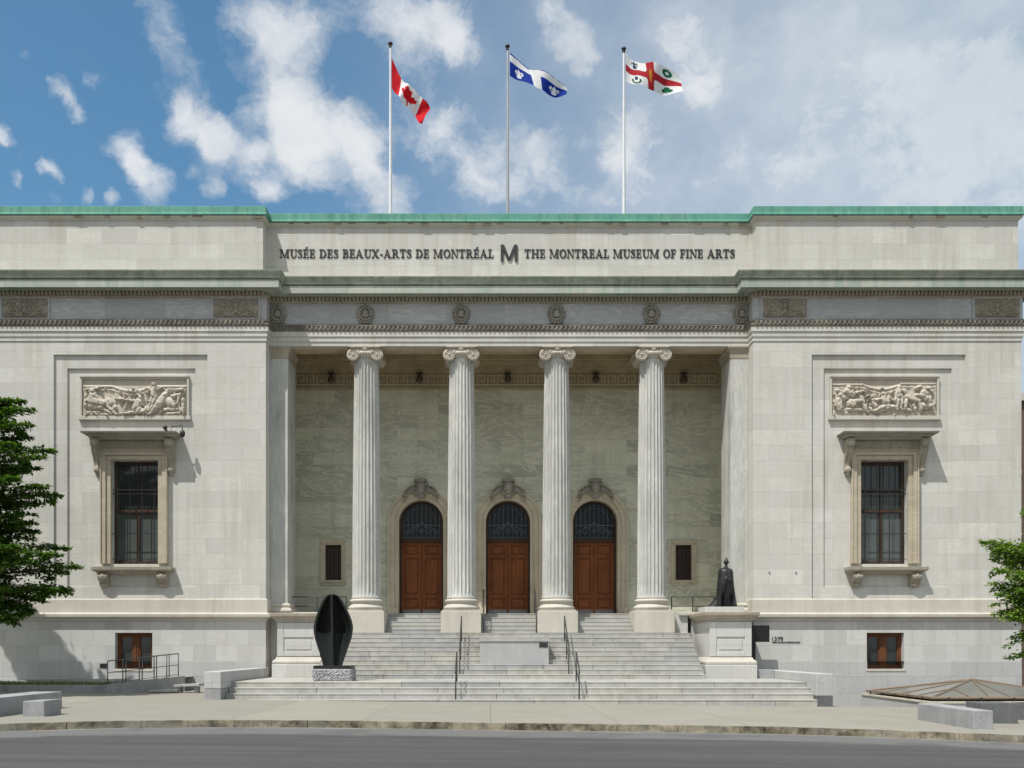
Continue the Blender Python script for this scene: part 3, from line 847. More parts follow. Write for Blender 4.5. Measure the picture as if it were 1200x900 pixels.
m_.box(cx0-.55, cx0+.55, YC-.56, YC+.56, zt-.07, zt); m_.box(cx0-.58, cx0+.58, YC-.59, YC+.59, zt-.045, zt-.02)
m_.lathe([(.44, 0), (.47, .05), (.55, .12), (.60, .19), (.58, .25), (.4, .27)], (cx0, YC, zs1), 32)
for k in range(32):
    a = 2*math.pi*k/32; m_.ell((cx0+.565*math.cos(a), YC+.565*math.sin(a), zs1+.17), (.042, .042, .07), 6, 4)
vz = PZ(415.5, YC-.5)
for s in (-1, 1):
    vx = cx0+s*.452
    m_.lathe([(.0, -.51), (.225, -.51), (.235, -.50), (.235, -.45), (.17, -.30), (.145, 0), (.17, .30), (.235, .45), (.235, .5), (.0, .5)], (vx, YC, vz), 24, 'y')
    sp = []
    for i in range(70):
        t = i/69; a = math.pi/2-s*(-1)*t*2*math.pi*2.4; r_ = .215*(1-t)**.9+.045*t
        sp.append((vx+r_*math.cos(a), YC-.515, vz+r_*math.sin(a)))
    m_.tube(sp, [.030-.014*i/69 for i in range(70)], 6); m_.ell((vx, YC-.52, vz), (.05, .05, .05))
top = zt-.07
pts = []
for i in range(13):
    u_ = i/12*2-1; pts.append((cx0+.45*u_, vz+.235-.11*(1-u_*u_)))
for (xa, zlo), (xb, zlo2) in zip(pts, pts[1:]):
    m_.hexa([(xa, YC-.50, zlo-.13), (xb, YC-.50, zlo2-.13), (xb, YC+.5, zlo2-.13), (xa, YC+.5, zlo-.13)], [(xa, YC-.50, top), (xb, YC-.50, top), (xb, YC+.5, top), (xa, YC+.5, top)])
m_.tube([(x, YC-.505, z_+.0-.115) for x, z_ in pts], .028, 6)
for i in range(-2, 3):
    m_.ell((cx0+i*.13, YC-.52, vz+.10-.02*(2-abs(i))), (.055, .05, .075), 8, 5)
m_.ell((cx0, YC-.54, zt-.10), (.11, .05, .07), 8, 5)
m_.build('capital', M['relief'], col, smooth=True, angle=45)
for i in range(1, 4): copy_part(col, CS*i)

# wreaths of the portico frieze and carved panels of the wing friezes
zf0, zf1 = zc1, z(348.3, .03)
def wreath(x_, y_):
    m_ = MB(); zc_ = (zf0+zf1)/2+.0; r = .30; rg = random.Random(2)
    for ring, rad, n_ in ((0, r, 18), (1, r-.075, 16)):
        for k in range(n_):
            a = 2*math.pi*k/n_+ring*.17
            m_.ell((x_+rad*math.cos(a), y_-.05-.03*ring, zc_+rad*math.sin(a)), (.052, .06, .052), 6, 4)
    for dx, dz, rr_ in ((0, .02, .10), (-.07, -.06, .07), (.07, -.06, .07), (0, .11, .065), (-.06, .07, .05), (.06, .07, .05), (0, -.10, .05)):
        m_.ell((x_+dx, y_-.05, zc_+dz), (rr_, .07, rr_), 8, 5)
    for k in range(5): m_.ell((x_-.2+.1*k, y_-.05, zc_-.33-.015*(k % 2)), (.07, .05, .03), 6, 4)
    return m_.build('wreath', M['carved'], museum, smooth=True)
for px in (326, 428.5, 540.5, 652, 763, 869):
    wreath(PX(px, YP), YP-.03)
def scroll_panel(u, w):
    asp = 3.0; h = np.full_like(u, .0)
    uu = np.abs(u-.5)*2; X = uu*asp/2
    caps = []
    for cx, cz, r in ((.95, .48, .30), (.45, .55, .26)):
        for i in range(26):
            t = i/26; a = 1.2+t*11; rad = r*(1-t*.75); caps.append((cx+rad*math.cos(a), cz+rad*math.sin(a), .075-.03*t))
    for i in range(9): caps.append((.0+.16*i, .12+.03*math.sin(i*2.1), .07)); caps.append((.12*i+.1, .84-.02*i+.05*math.sin(i*1.7), .07))
    for cx, cz, r in ((0, .62, .16), (0, .35, .15), (0, .85, .1), (.2, .25, .11), (1.3, .25, .12), (1.32, .75, .11), (1.15, .82, .1), (.68, .85, .09), (.72, .2, .1)): caps.append((cx, cz, r))
    for cx, cz, r in caps:
        h = np.maximum(h, (.03+r*.5)*np.sqrt(np.clip(1-((X-cx)**2+(w-cz)**2)/r**2, 0, 1)))
    return 1.7*np.maximum(h-.02, 0)
for (pa, pb) in ((1.4, 59), (248.6, 305.6), (891, 947), (1139, 1195.5)):
    m_ = heightfield(PX(pa+2.5, YW), PX(pb-2.5, YW), zf0+.06, zf1-.05, YW-.034, 110, 44, scroll_panel)
    f_ = m_.build('carved_panel', M['brown'], museum, smooth=True, recalc=False)
    m_ = MB(); xa, xb = PX(pa, YW), PX(pb, YW); t = .06; y0, y1 = YW-.075, YW-.02
    m_.box(xa, xb, y0, y1, zf0+.003, zf0+t); m_.box(xa, xb, y0, y1, zf1-t, zf1-.003); m_.box(xa, xa+t, y0, y1, zf0+t, zf1-t); m_.box(xb-t, xb, y0, y1, zf0+t, zf1-t)
    m_.build('panel_frame', M['frieze'], f_)

# figure reliefs above the wing windows, in coordinates of the panel as seen
def tooled(h, U, w, seed):
    """folds and muscle over the smooth figures"""
    rg = np.random.RandomState(seed); n = np.zeros_like(h)
    for k in range(16):
        f = 14+rg.rand()*46; a = rg.rand()*6.28; p = rg.rand()*6.28
        n += np.sin(f*(U*np.cos(a)+w*np.sin(a))+p+2.2*np.sin(7*U+3*k)*np.sin(6*w+k))/(6+f*.12)
    return np.clip(h*(1+.42*n)-.035*np.maximum(0, n)*(h > .04), 0, .205)
def relief_left(u, w):
    x = lambda a: (a-80)/980; y = lambda b: (440-b)/365
    swag = 1-(u > 0)*0
    top = np.where(u < .28, y(150), np.where(u < .68, y(150)-.13*np.sin((u-.28)/.40*math.pi), y(150)+.0))
    h = np.where(w < top, .03+.02*np.sin(u*88+np.sin(w*9)*1.2), .0)
    h = np.maximum(h, .075*np.exp(-((w-top)/.035)**2)); h = np.maximum(h, .06*np.exp(-((w-top+.09)/.03)**2))
    P = [(170, 205, 175, 205, 38, 38, .17), (180, 235, 170, 290, 50, 55, .18), (170, 290, 290, 315, 55, 40, .17), (290, 305, 395, 425, 36, 20, .15), (215, 250, 260, 290, 22, 18, .14), (120, 330, 250, 360, 40, 30, .12), (250, 350, 360, 425, 28, 16, .12),
         (330, 290, 385, 360, 42, 30, .13), (120, 180, 240, 170, 20, 20, .12), (110, 240, 110, 320, 22, 30, .1),
         (625, 260, 625, 265, 30, 30, .18), (615, 300, 590, 360, 48, 55, .18), (590, 300, 500, 285, 22, 18, .16), (500, 285, 430, 270, 18, 22, .15), (500, 300, 470, 390, 20, 20, .1), (590, 370, 660, 395, 40, 32, .17), (650, 395, 470, 420, 30, 18, .15), (680, 360, 690, 390, 25, 20, .12),
         (755, 130, 755, 135, 24, 26, .19), (750, 165, 755, 250, 42, 36, .17), (720, 185, 690, 215, 18, 14, .14), (790, 185, 830, 160, 18, 16, .14), (745, 250, 720, 330, 28, 22, .15), (770, 250, 730, 390, 28, 18, .15), (720, 330, 710, 400, 20, 14, .12),
         (900, 190, 905, 195, 30, 30, .18), (870, 220, 850, 250, 40, 45, .14), (840, 280, 800, 330, 55, 45, .18), (800, 330, 720, 420, 40, 18, .16), (900, 300, 940, 340, 60, 40, .16), (930, 250, 1000, 230, 26, 22, .15), (1000, 230, 980, 320, 24, 20, .15), (980, 320, 1010, 390, 24, 18, .14), (860, 380, 1000, 370, 26, 26, .12),
         (880, 420, 1000, 410, 20, 20, .1), (960, 190, 1020, 180, 24, 24, .13), (1030, 280, 1030, 400, 26, 22, .12), (110, 425, 330, 425, 14, 14, .09), (110, 400, 290, 405, 10, 10, .08)]
    caps = [(x(a), y(b), x(c), y(d), r1/365*.88, r2/365*.88, hh*1.25) for a, b, c, d, r1, r2, hh in P]
    h = np.maximum(h, capsules(u, w, caps, 980/365))
    rg = np.random.RandomState(4)
    for _ in range(150):
        a, b_ = rg.rand(), rg.rand()*.75; t = rg.rand()*6.28; l = .03+rg.rand()*.05
        h = np.maximum(h, capsules(u, w, [(a, b_, a+l*math.cos(t)/2.7, b_+l*math.sin(t), .02, .012, .08+.11*rg.rand())], 980/365))
    return tooled(h, u*2.68, w, 3)
def relief_right(u, w):
    x = lambda a: (a-40)/1050; y = lambda b: (490-b)/390
    top = np.where(u < .3, y(160), np.where(u < .65, y(165)-.12*np.sin((u-.3)/.35*math.pi), y(150)))
    h = np.where(w < top, .03+.02*np.sin(u*84+np.sin(w*8)*1.3), .0)
    h = np.maximum(h, .075*np.exp(-((w-top)/.035)**2)); h = np.maximum(h, .06*np.exp(-((w-top+.09)/.03)**2))
    P = [(200, 190, 205, 195, 30, 30, .18), (190, 230, 240, 270, 40, 45, .16), (120, 270, 150, 300, 34, 40, .14), (230, 260, 350, 230, 22, 18, .15), (100, 330, 110, 410, 45, 40, .15), (230, 360, 240, 370, 62, 50, .18), (250, 340, 340, 330, 34, 28, .17), (330, 300, 370, 430, 28, 22, .17), (370, 430, 400, 450, 18, 16, .13), (200, 420, 330, 430, 24, 20, .12), (90, 220, 130, 240, 26, 22, .1),
         (550, 260, 555, 265, 32, 32, .18), (555, 300, 580, 350, 45, 52, .17), (540, 310, 440, 330, 24, 22, .15), (440, 330, 470, 390, 30, 34, .15), (590, 370, 460, 440, 38, 22, .17), (600, 385, 660, 400, 34, 30, .16), (620, 400, 480, 455, 24, 14, .13), (640, 330, 600, 300, 20, 20, .13), (420, 410, 430, 430, 26, 22, .12),
         (715, 190, 718, 193, 24, 26, .17), (715, 220, 720, 290, 40, 40, .15), (690, 240, 670, 330, 20, 18, .14), (750, 220, 790, 300, 22, 20, .15), (700, 290, 690, 420, 30, 22, .14), (740, 300, 730, 400, 28, 22, .14), (780, 290, 770, 400, 28, 22, .16), (800, 300, 910, 340, 34, 32, .18), (910, 340, 930, 440, 28, 20, .17), (960, 200, 965, 205, 30, 30, .18),
         (960, 250, 990, 300, 50, 55, .17), (940, 280, 880, 270, 24, 20, .15), (1010, 300, 1030, 390, 34, 34, .15), (950, 380, 960, 400, 40, 34, .14), (860, 380, 870, 420, 34, 30, .13), (790, 420, 830, 440, 24, 20, .13), (880, 200, 930, 180, 24, 24, .12), (1010, 200, 1040, 230, 28, 26, .13)]
    caps = [(x(a), y(b), x(c), y(d), r1/390*.88, r2/390*.88, hh*1.25) for a, b, c, d, r1, r2, hh in P]
    h = np.maximum(h, capsules(u, w, caps, 1050/390))
    rg = np.random.RandomState(9)
    for _ in range(170):
        a, b_ = rg.rand(), rg.rand()*.75; t = rg.rand()*6.28; l = .03+rg.rand()*.05
        h = np.maximum(h, capsules(u, w, [(a, b_, a+l*math.cos(t)/2.7, b_+l*math.sin(t), .02, .012, .08+.11*rg.rand())], 1050/390))
    return tooled(h, u*2.69, w, 8)
YR = YW+.15
for fn, s, lab in ((relief_left, -1, 'carved relief with a reclining figure under a draped cloth'), (relief_right, 1, 'carved relief crowded with crouching figures')):
    xa = XC+s*WD-2.03; xb = XC+s*WD+2.03; za, zb = zw(489.5, -.15), zw(441.5, -.15)
    m_ = heightfield(xa+.1, xb-.1, za+.05, zb-.1, YR-.004, 340, 130, fn)
    ro_ = m_.build('relief_panel', M['relief'], museum, smooth=True, recalc=False); ro_['label'] = lab
    m_ = MB(); y0 = YR-.10; t = .08
    m_.box(xa-.05, xb+.05, YR-.12, YR+.01, za-.10, za+.05); m_.box(xa, xb, YR-.13, YR+.01, zb-.045, zb+.03); m_.box(xa, xb, YR-.09, YR+.01, zb-.10, zb-.045)
    m_.box(xa, xa+t, y0, YR+.01, za+.05, zb-.10); m_.box(xb-t, xb, y0, YR+.01, za+.05, zb-.10)
    m_.build('relief_frame', M['trim'], ro_, bevel=.012)

# ------------------------------------------------------------------ wing windows with their stone surrounds
def big_window(xc):
    p = part('window', museum, (xc, YW, win[2]))
    yw = YW+.15; x0, x1 = xc-.875, xc+.875; z0, z1 = win[2], win[3]
    m_ = MB()
    def fr_(x0, x1, z0, z1, t, ya, yb):
        m_.box(x0-t, x0, ya, yb, z0, z1); m_.box(x1, x1+t, ya, yb, z0, z1); m_.box(x0-t, x1+t, ya, yb, z1, z1+t)
    fr_(x0, x1, z0, z1, .17, yw-.10, yw+.02); fr_(x0-.17, x1+.17, z0, z1+.17, .15, yw-.16, yw+.02); fr_(x0-.32, x1+.32, z0, z1+.32, .05, yw-.20, yw+.02)
    m_.build('window_surround', M['jamb'], p, bevel=.015)
    m_ = MB(); zf = z1+.37; zt = PZ(513, YW-.1)                        # carved frieze below the cornice
    m_.box(x0-.37, x1+.37, yw-.14, yw+.02, zf, zt)
    rg = random.Random(8)
    for i in range(26):
        for j in range(2): m_.ell((x0-.2+i*.0855, yw-.15, zf+.13+.17*j+rg.uniform(-.02, .02)), (.05, .035, .06), 6, 4)
    m_.build('carved_frieze', M['brown'], p)
    m_ = MB(); X0, X1 = x0-.62, x1+.62
    zc0_, zc1_ = PZ(514, YW-.3), PZ(505.3, YW-.5)
    m_.sweep([(-.3, zc0_), (.02, zc0_), (.05, zc0_+.05), (.22, zc0_+.09), (.24, zc0_+.17), (.36, zc1_-.06), (.38, zc1_-.01), (.1, zc1_+.05), (-.3, zc1_+.06)], [(X0+.12, yw+.02), (X0+.12, YW-.20), (X1-.12, YW-.20), (X1-.12, yw+.02)])
    m_.build('window_cornice', M['carved'], p)
    for s in (-1, 1):
        cx = xc+s*(.875+.37+.12)
        m_ = MB(); zt_ = zc0_; zl = PZ(552, YW-.1)
        prof = []
        for i in range(15):
            t = i/14; d = .42*(1-t)**1.3+.05+.05*math.sin(t*math.pi*2.2)*(t > .3); prof.append((t, d))
        for w_, off in ((.135, 0), (.05, .03)):
            poly = [(yw+.02, zt_), ]+[(yw-.02-d-off, zt_+(zl-zt_)*t) for t, d in prof]+[(yw+.02, zl)]
            m_.prism_yz(poly, cx-w_, cx+w_)
        m_.ell((cx, yw-.12, zl+.08), (.14, .10, .13), 10, 6); m_.ell((cx, yw-.08, zl-.06), (.09, .07, .09), 8, 5)
        m_.ell((cx, yw-.45, zt_-.16), (.15, .10, .13), 10, 6)
        m_.build('console', M['brown'], p, smooth=True, angle=35)
    m_ = MB(); zs0, zs1_ = PZ(672, YW-.3), PZ(664, YW-.35)
    m_.sweep([(-.3, zs0), (.0, zs0), (.03, zs0+.05), (.16, zs0+.10), (.20, zs0+.14), (.21, zs1_), (-.3, zs1_+.05)], [(xc-1.27, yw+.02), (xc-1.27, YW-.10), (xc+1.27, YW-.10), (xc+1.27, yw+.02)])
    m_.build('window_sill', M['brown'], p)
    for s in (-1, 1):
        cx = xc+s*1.08; m_ = MB(); zb = PZ(688, YW)
        poly = [(yw+.02, zs0), (yw-.36, zs0), (yw-.38, zs0-.10), (yw-.32, zs0-.22), (yw-.22, zs0-.30), (yw-.16, zb+.05), (yw-.12, zb), (yw+.02, zb)]
        m_.prism_yz(poly, cx-.17, cx+.17); m_.prism_yz([(a-.025, b) for a, b in poly], cx-.06, cx+.06); m_.ell((cx, yw-.30, zs0-.13), (.18, .1, .1), 10, 6); m_.ell((cx, yw-.18, zb+.07), (.15, .08, .07), 10, 6)
        m_.build('sill_bracket', M['brown'], p, smooth=True, angle=35)
    yp = YW+.50
    m_ = MB(); zm = PZ(599, yp); m_.box(x0, x1, yp, yp+.06, zm, z1); m_.build('pane', M['pane'], p)
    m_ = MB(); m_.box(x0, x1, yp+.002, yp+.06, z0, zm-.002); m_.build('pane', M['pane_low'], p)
    m_ = MB(); zz = lambda py: PZ(py, yp)
    for a, b in ((x0, x0+.10), (x1-.10, x1)): m_.box(a, b, yp-.08, yp, z0, z1)
    m_.box(x0+.1, x1-.1, yp-.08, yp, z1-.12, z1); m_.box(x0+.1, x1-.1, yp-.08, yp, z0, z0+.12)
    m_.box(x0+.1, x1-.1, yp-.10, yp, zz(601), zz(597.5))
    m_.box(x0+.1, x1-.1, yp-.06, yp, zz(576), zz(573.5))
    m_.box(xc-.05, xc+.05, yp-.06, yp, z0+.1, zz(601)); m_.box(xc-.02, xc+.02, yp-.04, yp, zz(597), z1-.1)
    m_.build('sash', M['dark_sash'], p)
    m_ = MB(); yg = YW+.20
    for i in range(4):
        x_ = x0+.20+i*.455; m_.box(x_-.014, x_+.014, yg, yg+.028, z0+.02, z1-.02)
    for py in (574, 578.5, 625, 655): m_.box(x0+.01, x1-.01, yg+.005, yg+.025, PZ(py, yg)-.014, PZ(py, yg)+.014)
    m_.build('grille', M['iron'], p)
    return p
bwn = big_window(XC-WD); copy_part(bwn, 2*WD)

def base_window(xc):
    x0, x1 = xc-.69, xc+.69; z0, z1 = zw(784), zw(741.5); y = YW+.26
    p = part('basement_window', museum, (xc, y, z0))
    m_ = MB(); m_.box(x0, x1, y+.05, y+.1, z0, z1); m_.build('pane', M['pane'], p)
    m_ = MB(); t = .09
    m_.box(x0, x1, y-.03, y+.05, z0, z0+.08); m_.box(x0, x1, y-.03, y+.05, z1-.09, z1)
    m_.box(x0, x0+t, y-.03, y+.05, z0+.08, z1-.09); m_.box(x1-t, x1, y-.03, y+.05, z0+.08, z1-.09); m_.box(xc-.10, xc+.10, y-.03, y+.05, z0+.08, z1-.09)
    m_.box(xc-.02, xc+.02, y-.05, y-.03, z0+.08, z1-.09)
    for a, b in ((x0+t, xc-.10), (xc+.10, x1-t)):
        m_.box(a, a+.06, y, y+.05, z0+.08, z1-.09); m_.box(b-.06, b, y, y+.05, z0+.08, z1-.09); m_.box(a+.06, b-.06, y, y+.05, z0+.08, z0+.15); m_.box(a+.06, b-.06, y, y+.05, z1-.16, z1-.09)
    m_.build('sash', M['sash'], p, bevel=.006)
    m_ = MB(); m_.box(x0-.05, x1+.05, YW-.05, YW+.24, z0-.09, z0+.004); m_.build('window_sill', M['trim'], p, bevel=.01)
    return p
bb = base_window(XC-WD); copy_part(bb, 2*WD)
m_ = MB(); xv = PX(121, YW-.06); m_.box(xv-.13, xv+.13, YW-.055, YW, zw(782.5), zw(777.5))
for i in range(4): m_.box(xv-.11, xv+.11, YW-.062, YW-.05, zw(782.5)+.02+i*.036, zw(782.5)+.036+i*.036)
m_.build('vent_grille', M['dark_metal'], museum)

# small portico windows
def small_window(xc):
    z0, z1 = PZ(680, YB), PZ(638.5, YB); p = part('small_window', museum, (xc, YB, z0)); x0, x1 = xc-.34, xc+.34
    m_ = MB()
    for t, ya in ((.11, .05), (.19, .09)):
        m_.box(x0-t, x0-(t-.11 if t > .11 else 0), YB-ya, YB+.02, z0, z1); m_.box(x1+(t-.11 if t > .11 else 0), x1+t, YB-ya, YB+.02, z0, z1); m_.box(x0-t, x1+t, YB-ya, YB+.02, z1+(t-.11 if t > .11 else 0), z1+t)
    m_.box(x0-.22, x1+.22, YB-.13, YB+.02, z0-.10, z0); m_.box(x0-.15, x1+.15, YB-.08, YB+.02, z0-.21, z0-.10)
    m_.build('window_surround', M['cream_stone'], p, bevel=.01)
    m_ = MB(); m_.box(x0, x1, YB+.2, YB+.26, z0, z1); m_.build('pane', M['brown_pane'], p)
    m_ = MB()
    m_.box(x0, x0+.07, YB+.14, YB+.2, z0, z1); m_.box(x1-.07, x1, YB+.14, YB+.2, z0, z1); m_.box(x0+.07, x1-.07, YB+.14, YB+.2, z1-.08, z1); m_.box(x0+.07, x1-.07, YB+.14, YB+.2, z0, z0+.1)
    for i in range(1, 4): m_.box(x0+.07, x1-.07, YB+.16, YB+.19, z0+(z1-z0)*i/4-.012, z0+(z1-z0)*i/4+.012)
    for i in range(1, 4): m_.box(x0+.68*i/4-.01, x0+.68*i/4+.01, YB+.10, YB+.12, z0, z1)
    m_.build('sash', M['dark_sash'], p)
    return p
sw_ = small_window(SW[0]); copy_part(sw_, SW[1]-SW[0])

# three arched doors
def arched_door(xc):
    p = part('door', museum, (xc, YB, ZF)); yd = YB+.42
    # stone surround: jambs and archivolt in two steps
    m_ = MB(); N = 28
    for r0, r1, ya in ((DW, DW+.20, -.02), (DW+.17, DW+.40, -.08), (DW+.36, DW+.47, -.13)):
        def ring(r, y): return [(xc+r*math.cos(math.pi*k/N), y, DZC+r*math.sin(math.pi*k/N)) for k in range(N+1)]
        A, B = ring(r0, YB+ya), ring(r1, YB+ya); C_, D_ = ring(r0, YB+(.5 if r0 == DW else .02)), ring(r1, YB+.02)
        v = A+B+C_+D_; n = N+1; f = []
        for k in range(N):
            f += [(k, k+1, n+k+1, n+k), (k, 2*n+k, 2*n+k+1, k+1), (n+k, n+k+1, 3*n+k+1, 3*n+k)]
        m_.add(v, f)
        for s in (-1, 1):
            a, b = sorted((xc+s*r0, xc+s*r1)); m_.box(a, b, YB+ya, YB+(.5 if r0 == DW else .02), ZF, DZC)
    for s in (-1, 1):
        a, b = sorted((xc+s*DW, xc+s*(DW+.49))); m_.box(a, b, YB-.15, YB+.02, ZF, ZF+.35)
    m_.build('arch_surround', M['cream_stone'], p)
    # cartouche on the crown of the arch
    m_ = MB(); zk = DZC+DW+.22
    m_.ell((xc, YB-.20, zk+.42), (.26, .16, .40), 14, 9); m_.ell((xc, YB-.30, zk+.42), (.17, .1, .28), 12, 8); m_.ell((xc, YB-.26, zk+.80), (.30, .14, .12), 12, 7)
    m_.box(xc-.20, xc+.20, YB-.22, YB, zk-.16, zk+.06)
    for s in (-1, 1):
        for dx, dz, r_ in ((.30, .60, .13), (.36, .36, .14), (.50, .30, .13), (.62, .22, .14), (.74, .13, .13), (.86, .03, .12), (.95, -.06, .10), (.55, .46, .09), (.70, .36, .09), (.83, .24, .08), (.40, .12, .12), (.24, .08, .12), (.28, .82, .11)):
            m_.ell((xc+s*dx, YB-.12-.03*math.sin(dx*30), zk+dz), (r_, .12, r_*.85), 8, 5)
        m_.tube([(xc+s*(.15+.12*i), YB-.17, zk+.1+.25*math.sin(i*.55)-.045*i) for i in range(8)], .045, 6)
    ck = .74
    m_.v = [(xc+(a-xc)*ck, YB+(b_-YB), zk-.10+(c_-zk+.10)*ck) for a, b_, c_ in m_.v]
    m_.build('cartouche', M['carved'], p, smooth=True)
    # timber frame and transom
    zt = PZ(633, yd); m_ = MB(); NN = 24
    ro_, ri = DW, DW-.085
    A = [(xc+ro_*math.cos(math.pi*k/NN), yd-.08, DZC+ro_*math.sin(math.pi*k/NN)) for k in range(NN+1)]; B = [(xc+ri*math.cos(math.pi*k/NN), yd-.08, DZC+ri*math.sin(math.pi*k/NN)) for k in range(NN+1)]
    Bb = [(a, yd+.04, c) for a, b, c in B]; n = NN+1
    m_.add(A+B+Bb, [f for k in range(NN) for f in ((k, k+1, n+k+1, n+k), (n+k, n+k+1, 2*n+k+1, 2*n+k))])
    for s in (-1, 1):
        a, b = sorted((xc+s*ro_, xc+s*ri)); m_.box(a, b, yd-.08, yd+.04, ZF, DZC)
    m_.box(xc-ri, xc+ri, yd-.12, yd+.04, zt-.09, zt+.05)
    m_.build('door_frame', M['dark_sash'], p)
    m_ = MB(); m_.prism_xz([(xc-ri, zt+.05), (xc+ri, zt+.05)]+[(xc+ri*math.cos(math.pi*k/NN), DZC+ri*math.sin(math.pi*k/NN)) for k in range(NN+1)], yd+.01, yd+.05); m_.build('fanlight', M['fan'], p)
    m_ = MB(); yg = yd-.03
    for i in range(-4, 5):
        x_ = xc+i*.19; h = math.sqrt(max(0, ri**2-(x_-xc)**2)); m_.box(x_-.009, x_+.009, yg, yg+.02, zt+.05, DZC+h)
    for zz in (zt+.10, zt+.62): m_.box(xc-ri+.02, xc+ri-.02, yg-.01, yg+.015, zz-.012, zz+.012)
    m_.tube([(xc+.62*math.cos(math.pi*k/16), yg, DZC+.02+.62*math.sin(math.pi*k/16)) for k in range(17)], .012, 5)
    for cx, cz, r_ in ((-.62, .24, .12), (-.36, .33, .17), (0, .30, .13), (.36, .33, .17), (.62, .24, .12), (-.18, .52, .10), (.18, .52, .10), (0, .62, .08)):
        m_.tube([(xc+cx+r_*(1-i/34)*math.cos(i*.36*(1 if cx >= 0 else -1)), yg-.02, zt+.05+cz+r_*(1-i/34)*math.sin(i*.36)) for i in range(30)], .017, 5)
    m_.build('fanlight_grille', M['scroll'], p)
    # leaves
    zb = ZF+.03; zl = zt-.09; zkick = PZ(714.5, yd)
    for s in (-1, 1):
        a, b = (xc-ri, xc-.006) if s < 0 else (xc+.006, xc+ri)
        m_ = MB(); W_ = b-a
        rows = [(zkick+.05, zkick+.50), (zkick+.62, zl-.66), (zl-.54, zl-.12)]
        m_.holes(a, b, zb, zl, yd, [(a+.13, b-.13, r0, r1, .06) for r0, r1 in rows])
        for r0, r1 in rows:
            m_.quad((a+.13, yd+.06, r0), (b-.13, yd+.06, r0), (b-.13, yd+.06, r1), (a+.13, yd+.06, r1)); m_.box(a+.19, b-.19, yd+.022, yd+.059, r0+.07, r1-.07)
        m_.box(b-.035 if s < 0 else a, b if s < 0 else a+.035, yd-.02, yd, zb, zl)
        lf = m_.build('door_leaf', M['door'], p, recalc=False)
        m_ = MB(); m_.box(a+.02, b-.04 if s < 0 else b-.02, yd-.012, yd-.004, zb+.02, zkick); m_.build('kick_plate', M['kick'], p)
    return p
d0 = arched_door(doors[0]); copy_part(d0, 3.647); copy_part(d0, 7.294)

# ------------------------------------------------------------------ lettering
def stroke(pts, ws):
    """polyline with a width at every point -> list of quads in letter units"""
    q = []
    for i in range(len(pts)):
        a = pts[max(i-1, 0)]; b = pts[min(i+1, len(pts)-1)]; dx, dy = b[0]-a[0], b[1]-a[1]; L = math.hypot(dx, dy) or 1
        q.append(((pts[i][0]-dy/L*ws[i]/2, pts[i][1]+dx/L*ws[i]/2), (pts[i][0]+dy/L*ws[i]/2, pts[i][1]-dx/L*ws[i]/2)))
    return [[q[i][1], q[i+1][1], q[i+1][0], q[i][0]] for i in range(len(q)-1)]
T, t_, SF = .19, .07, .06
def rc(x0, x1, y0, y1): return [(x0, y0), (x1, y0), (x1, y1), (x0, y1)]
def bowl(cx, cy, rx, ry, a0, a1, thick, thin, n=18):
    o = []
    for i in range(n+1):
        a = a0+(a1-a0)*i/n; c = abs(math.cos(a)); w_ = thin+(thick-thin)*c**1.4; o.append(((cx+rx*math.cos(a), cy+ry*math.sin(a)), w_))
    return stroke([p for p, w_ in o], [w_ for p, w_ in o])
def serif(x0, x1, y): return rc(x0, x1, y-SF if y > .5 else y, y if y > .5 else y+SF)
H2 = math.pi/2
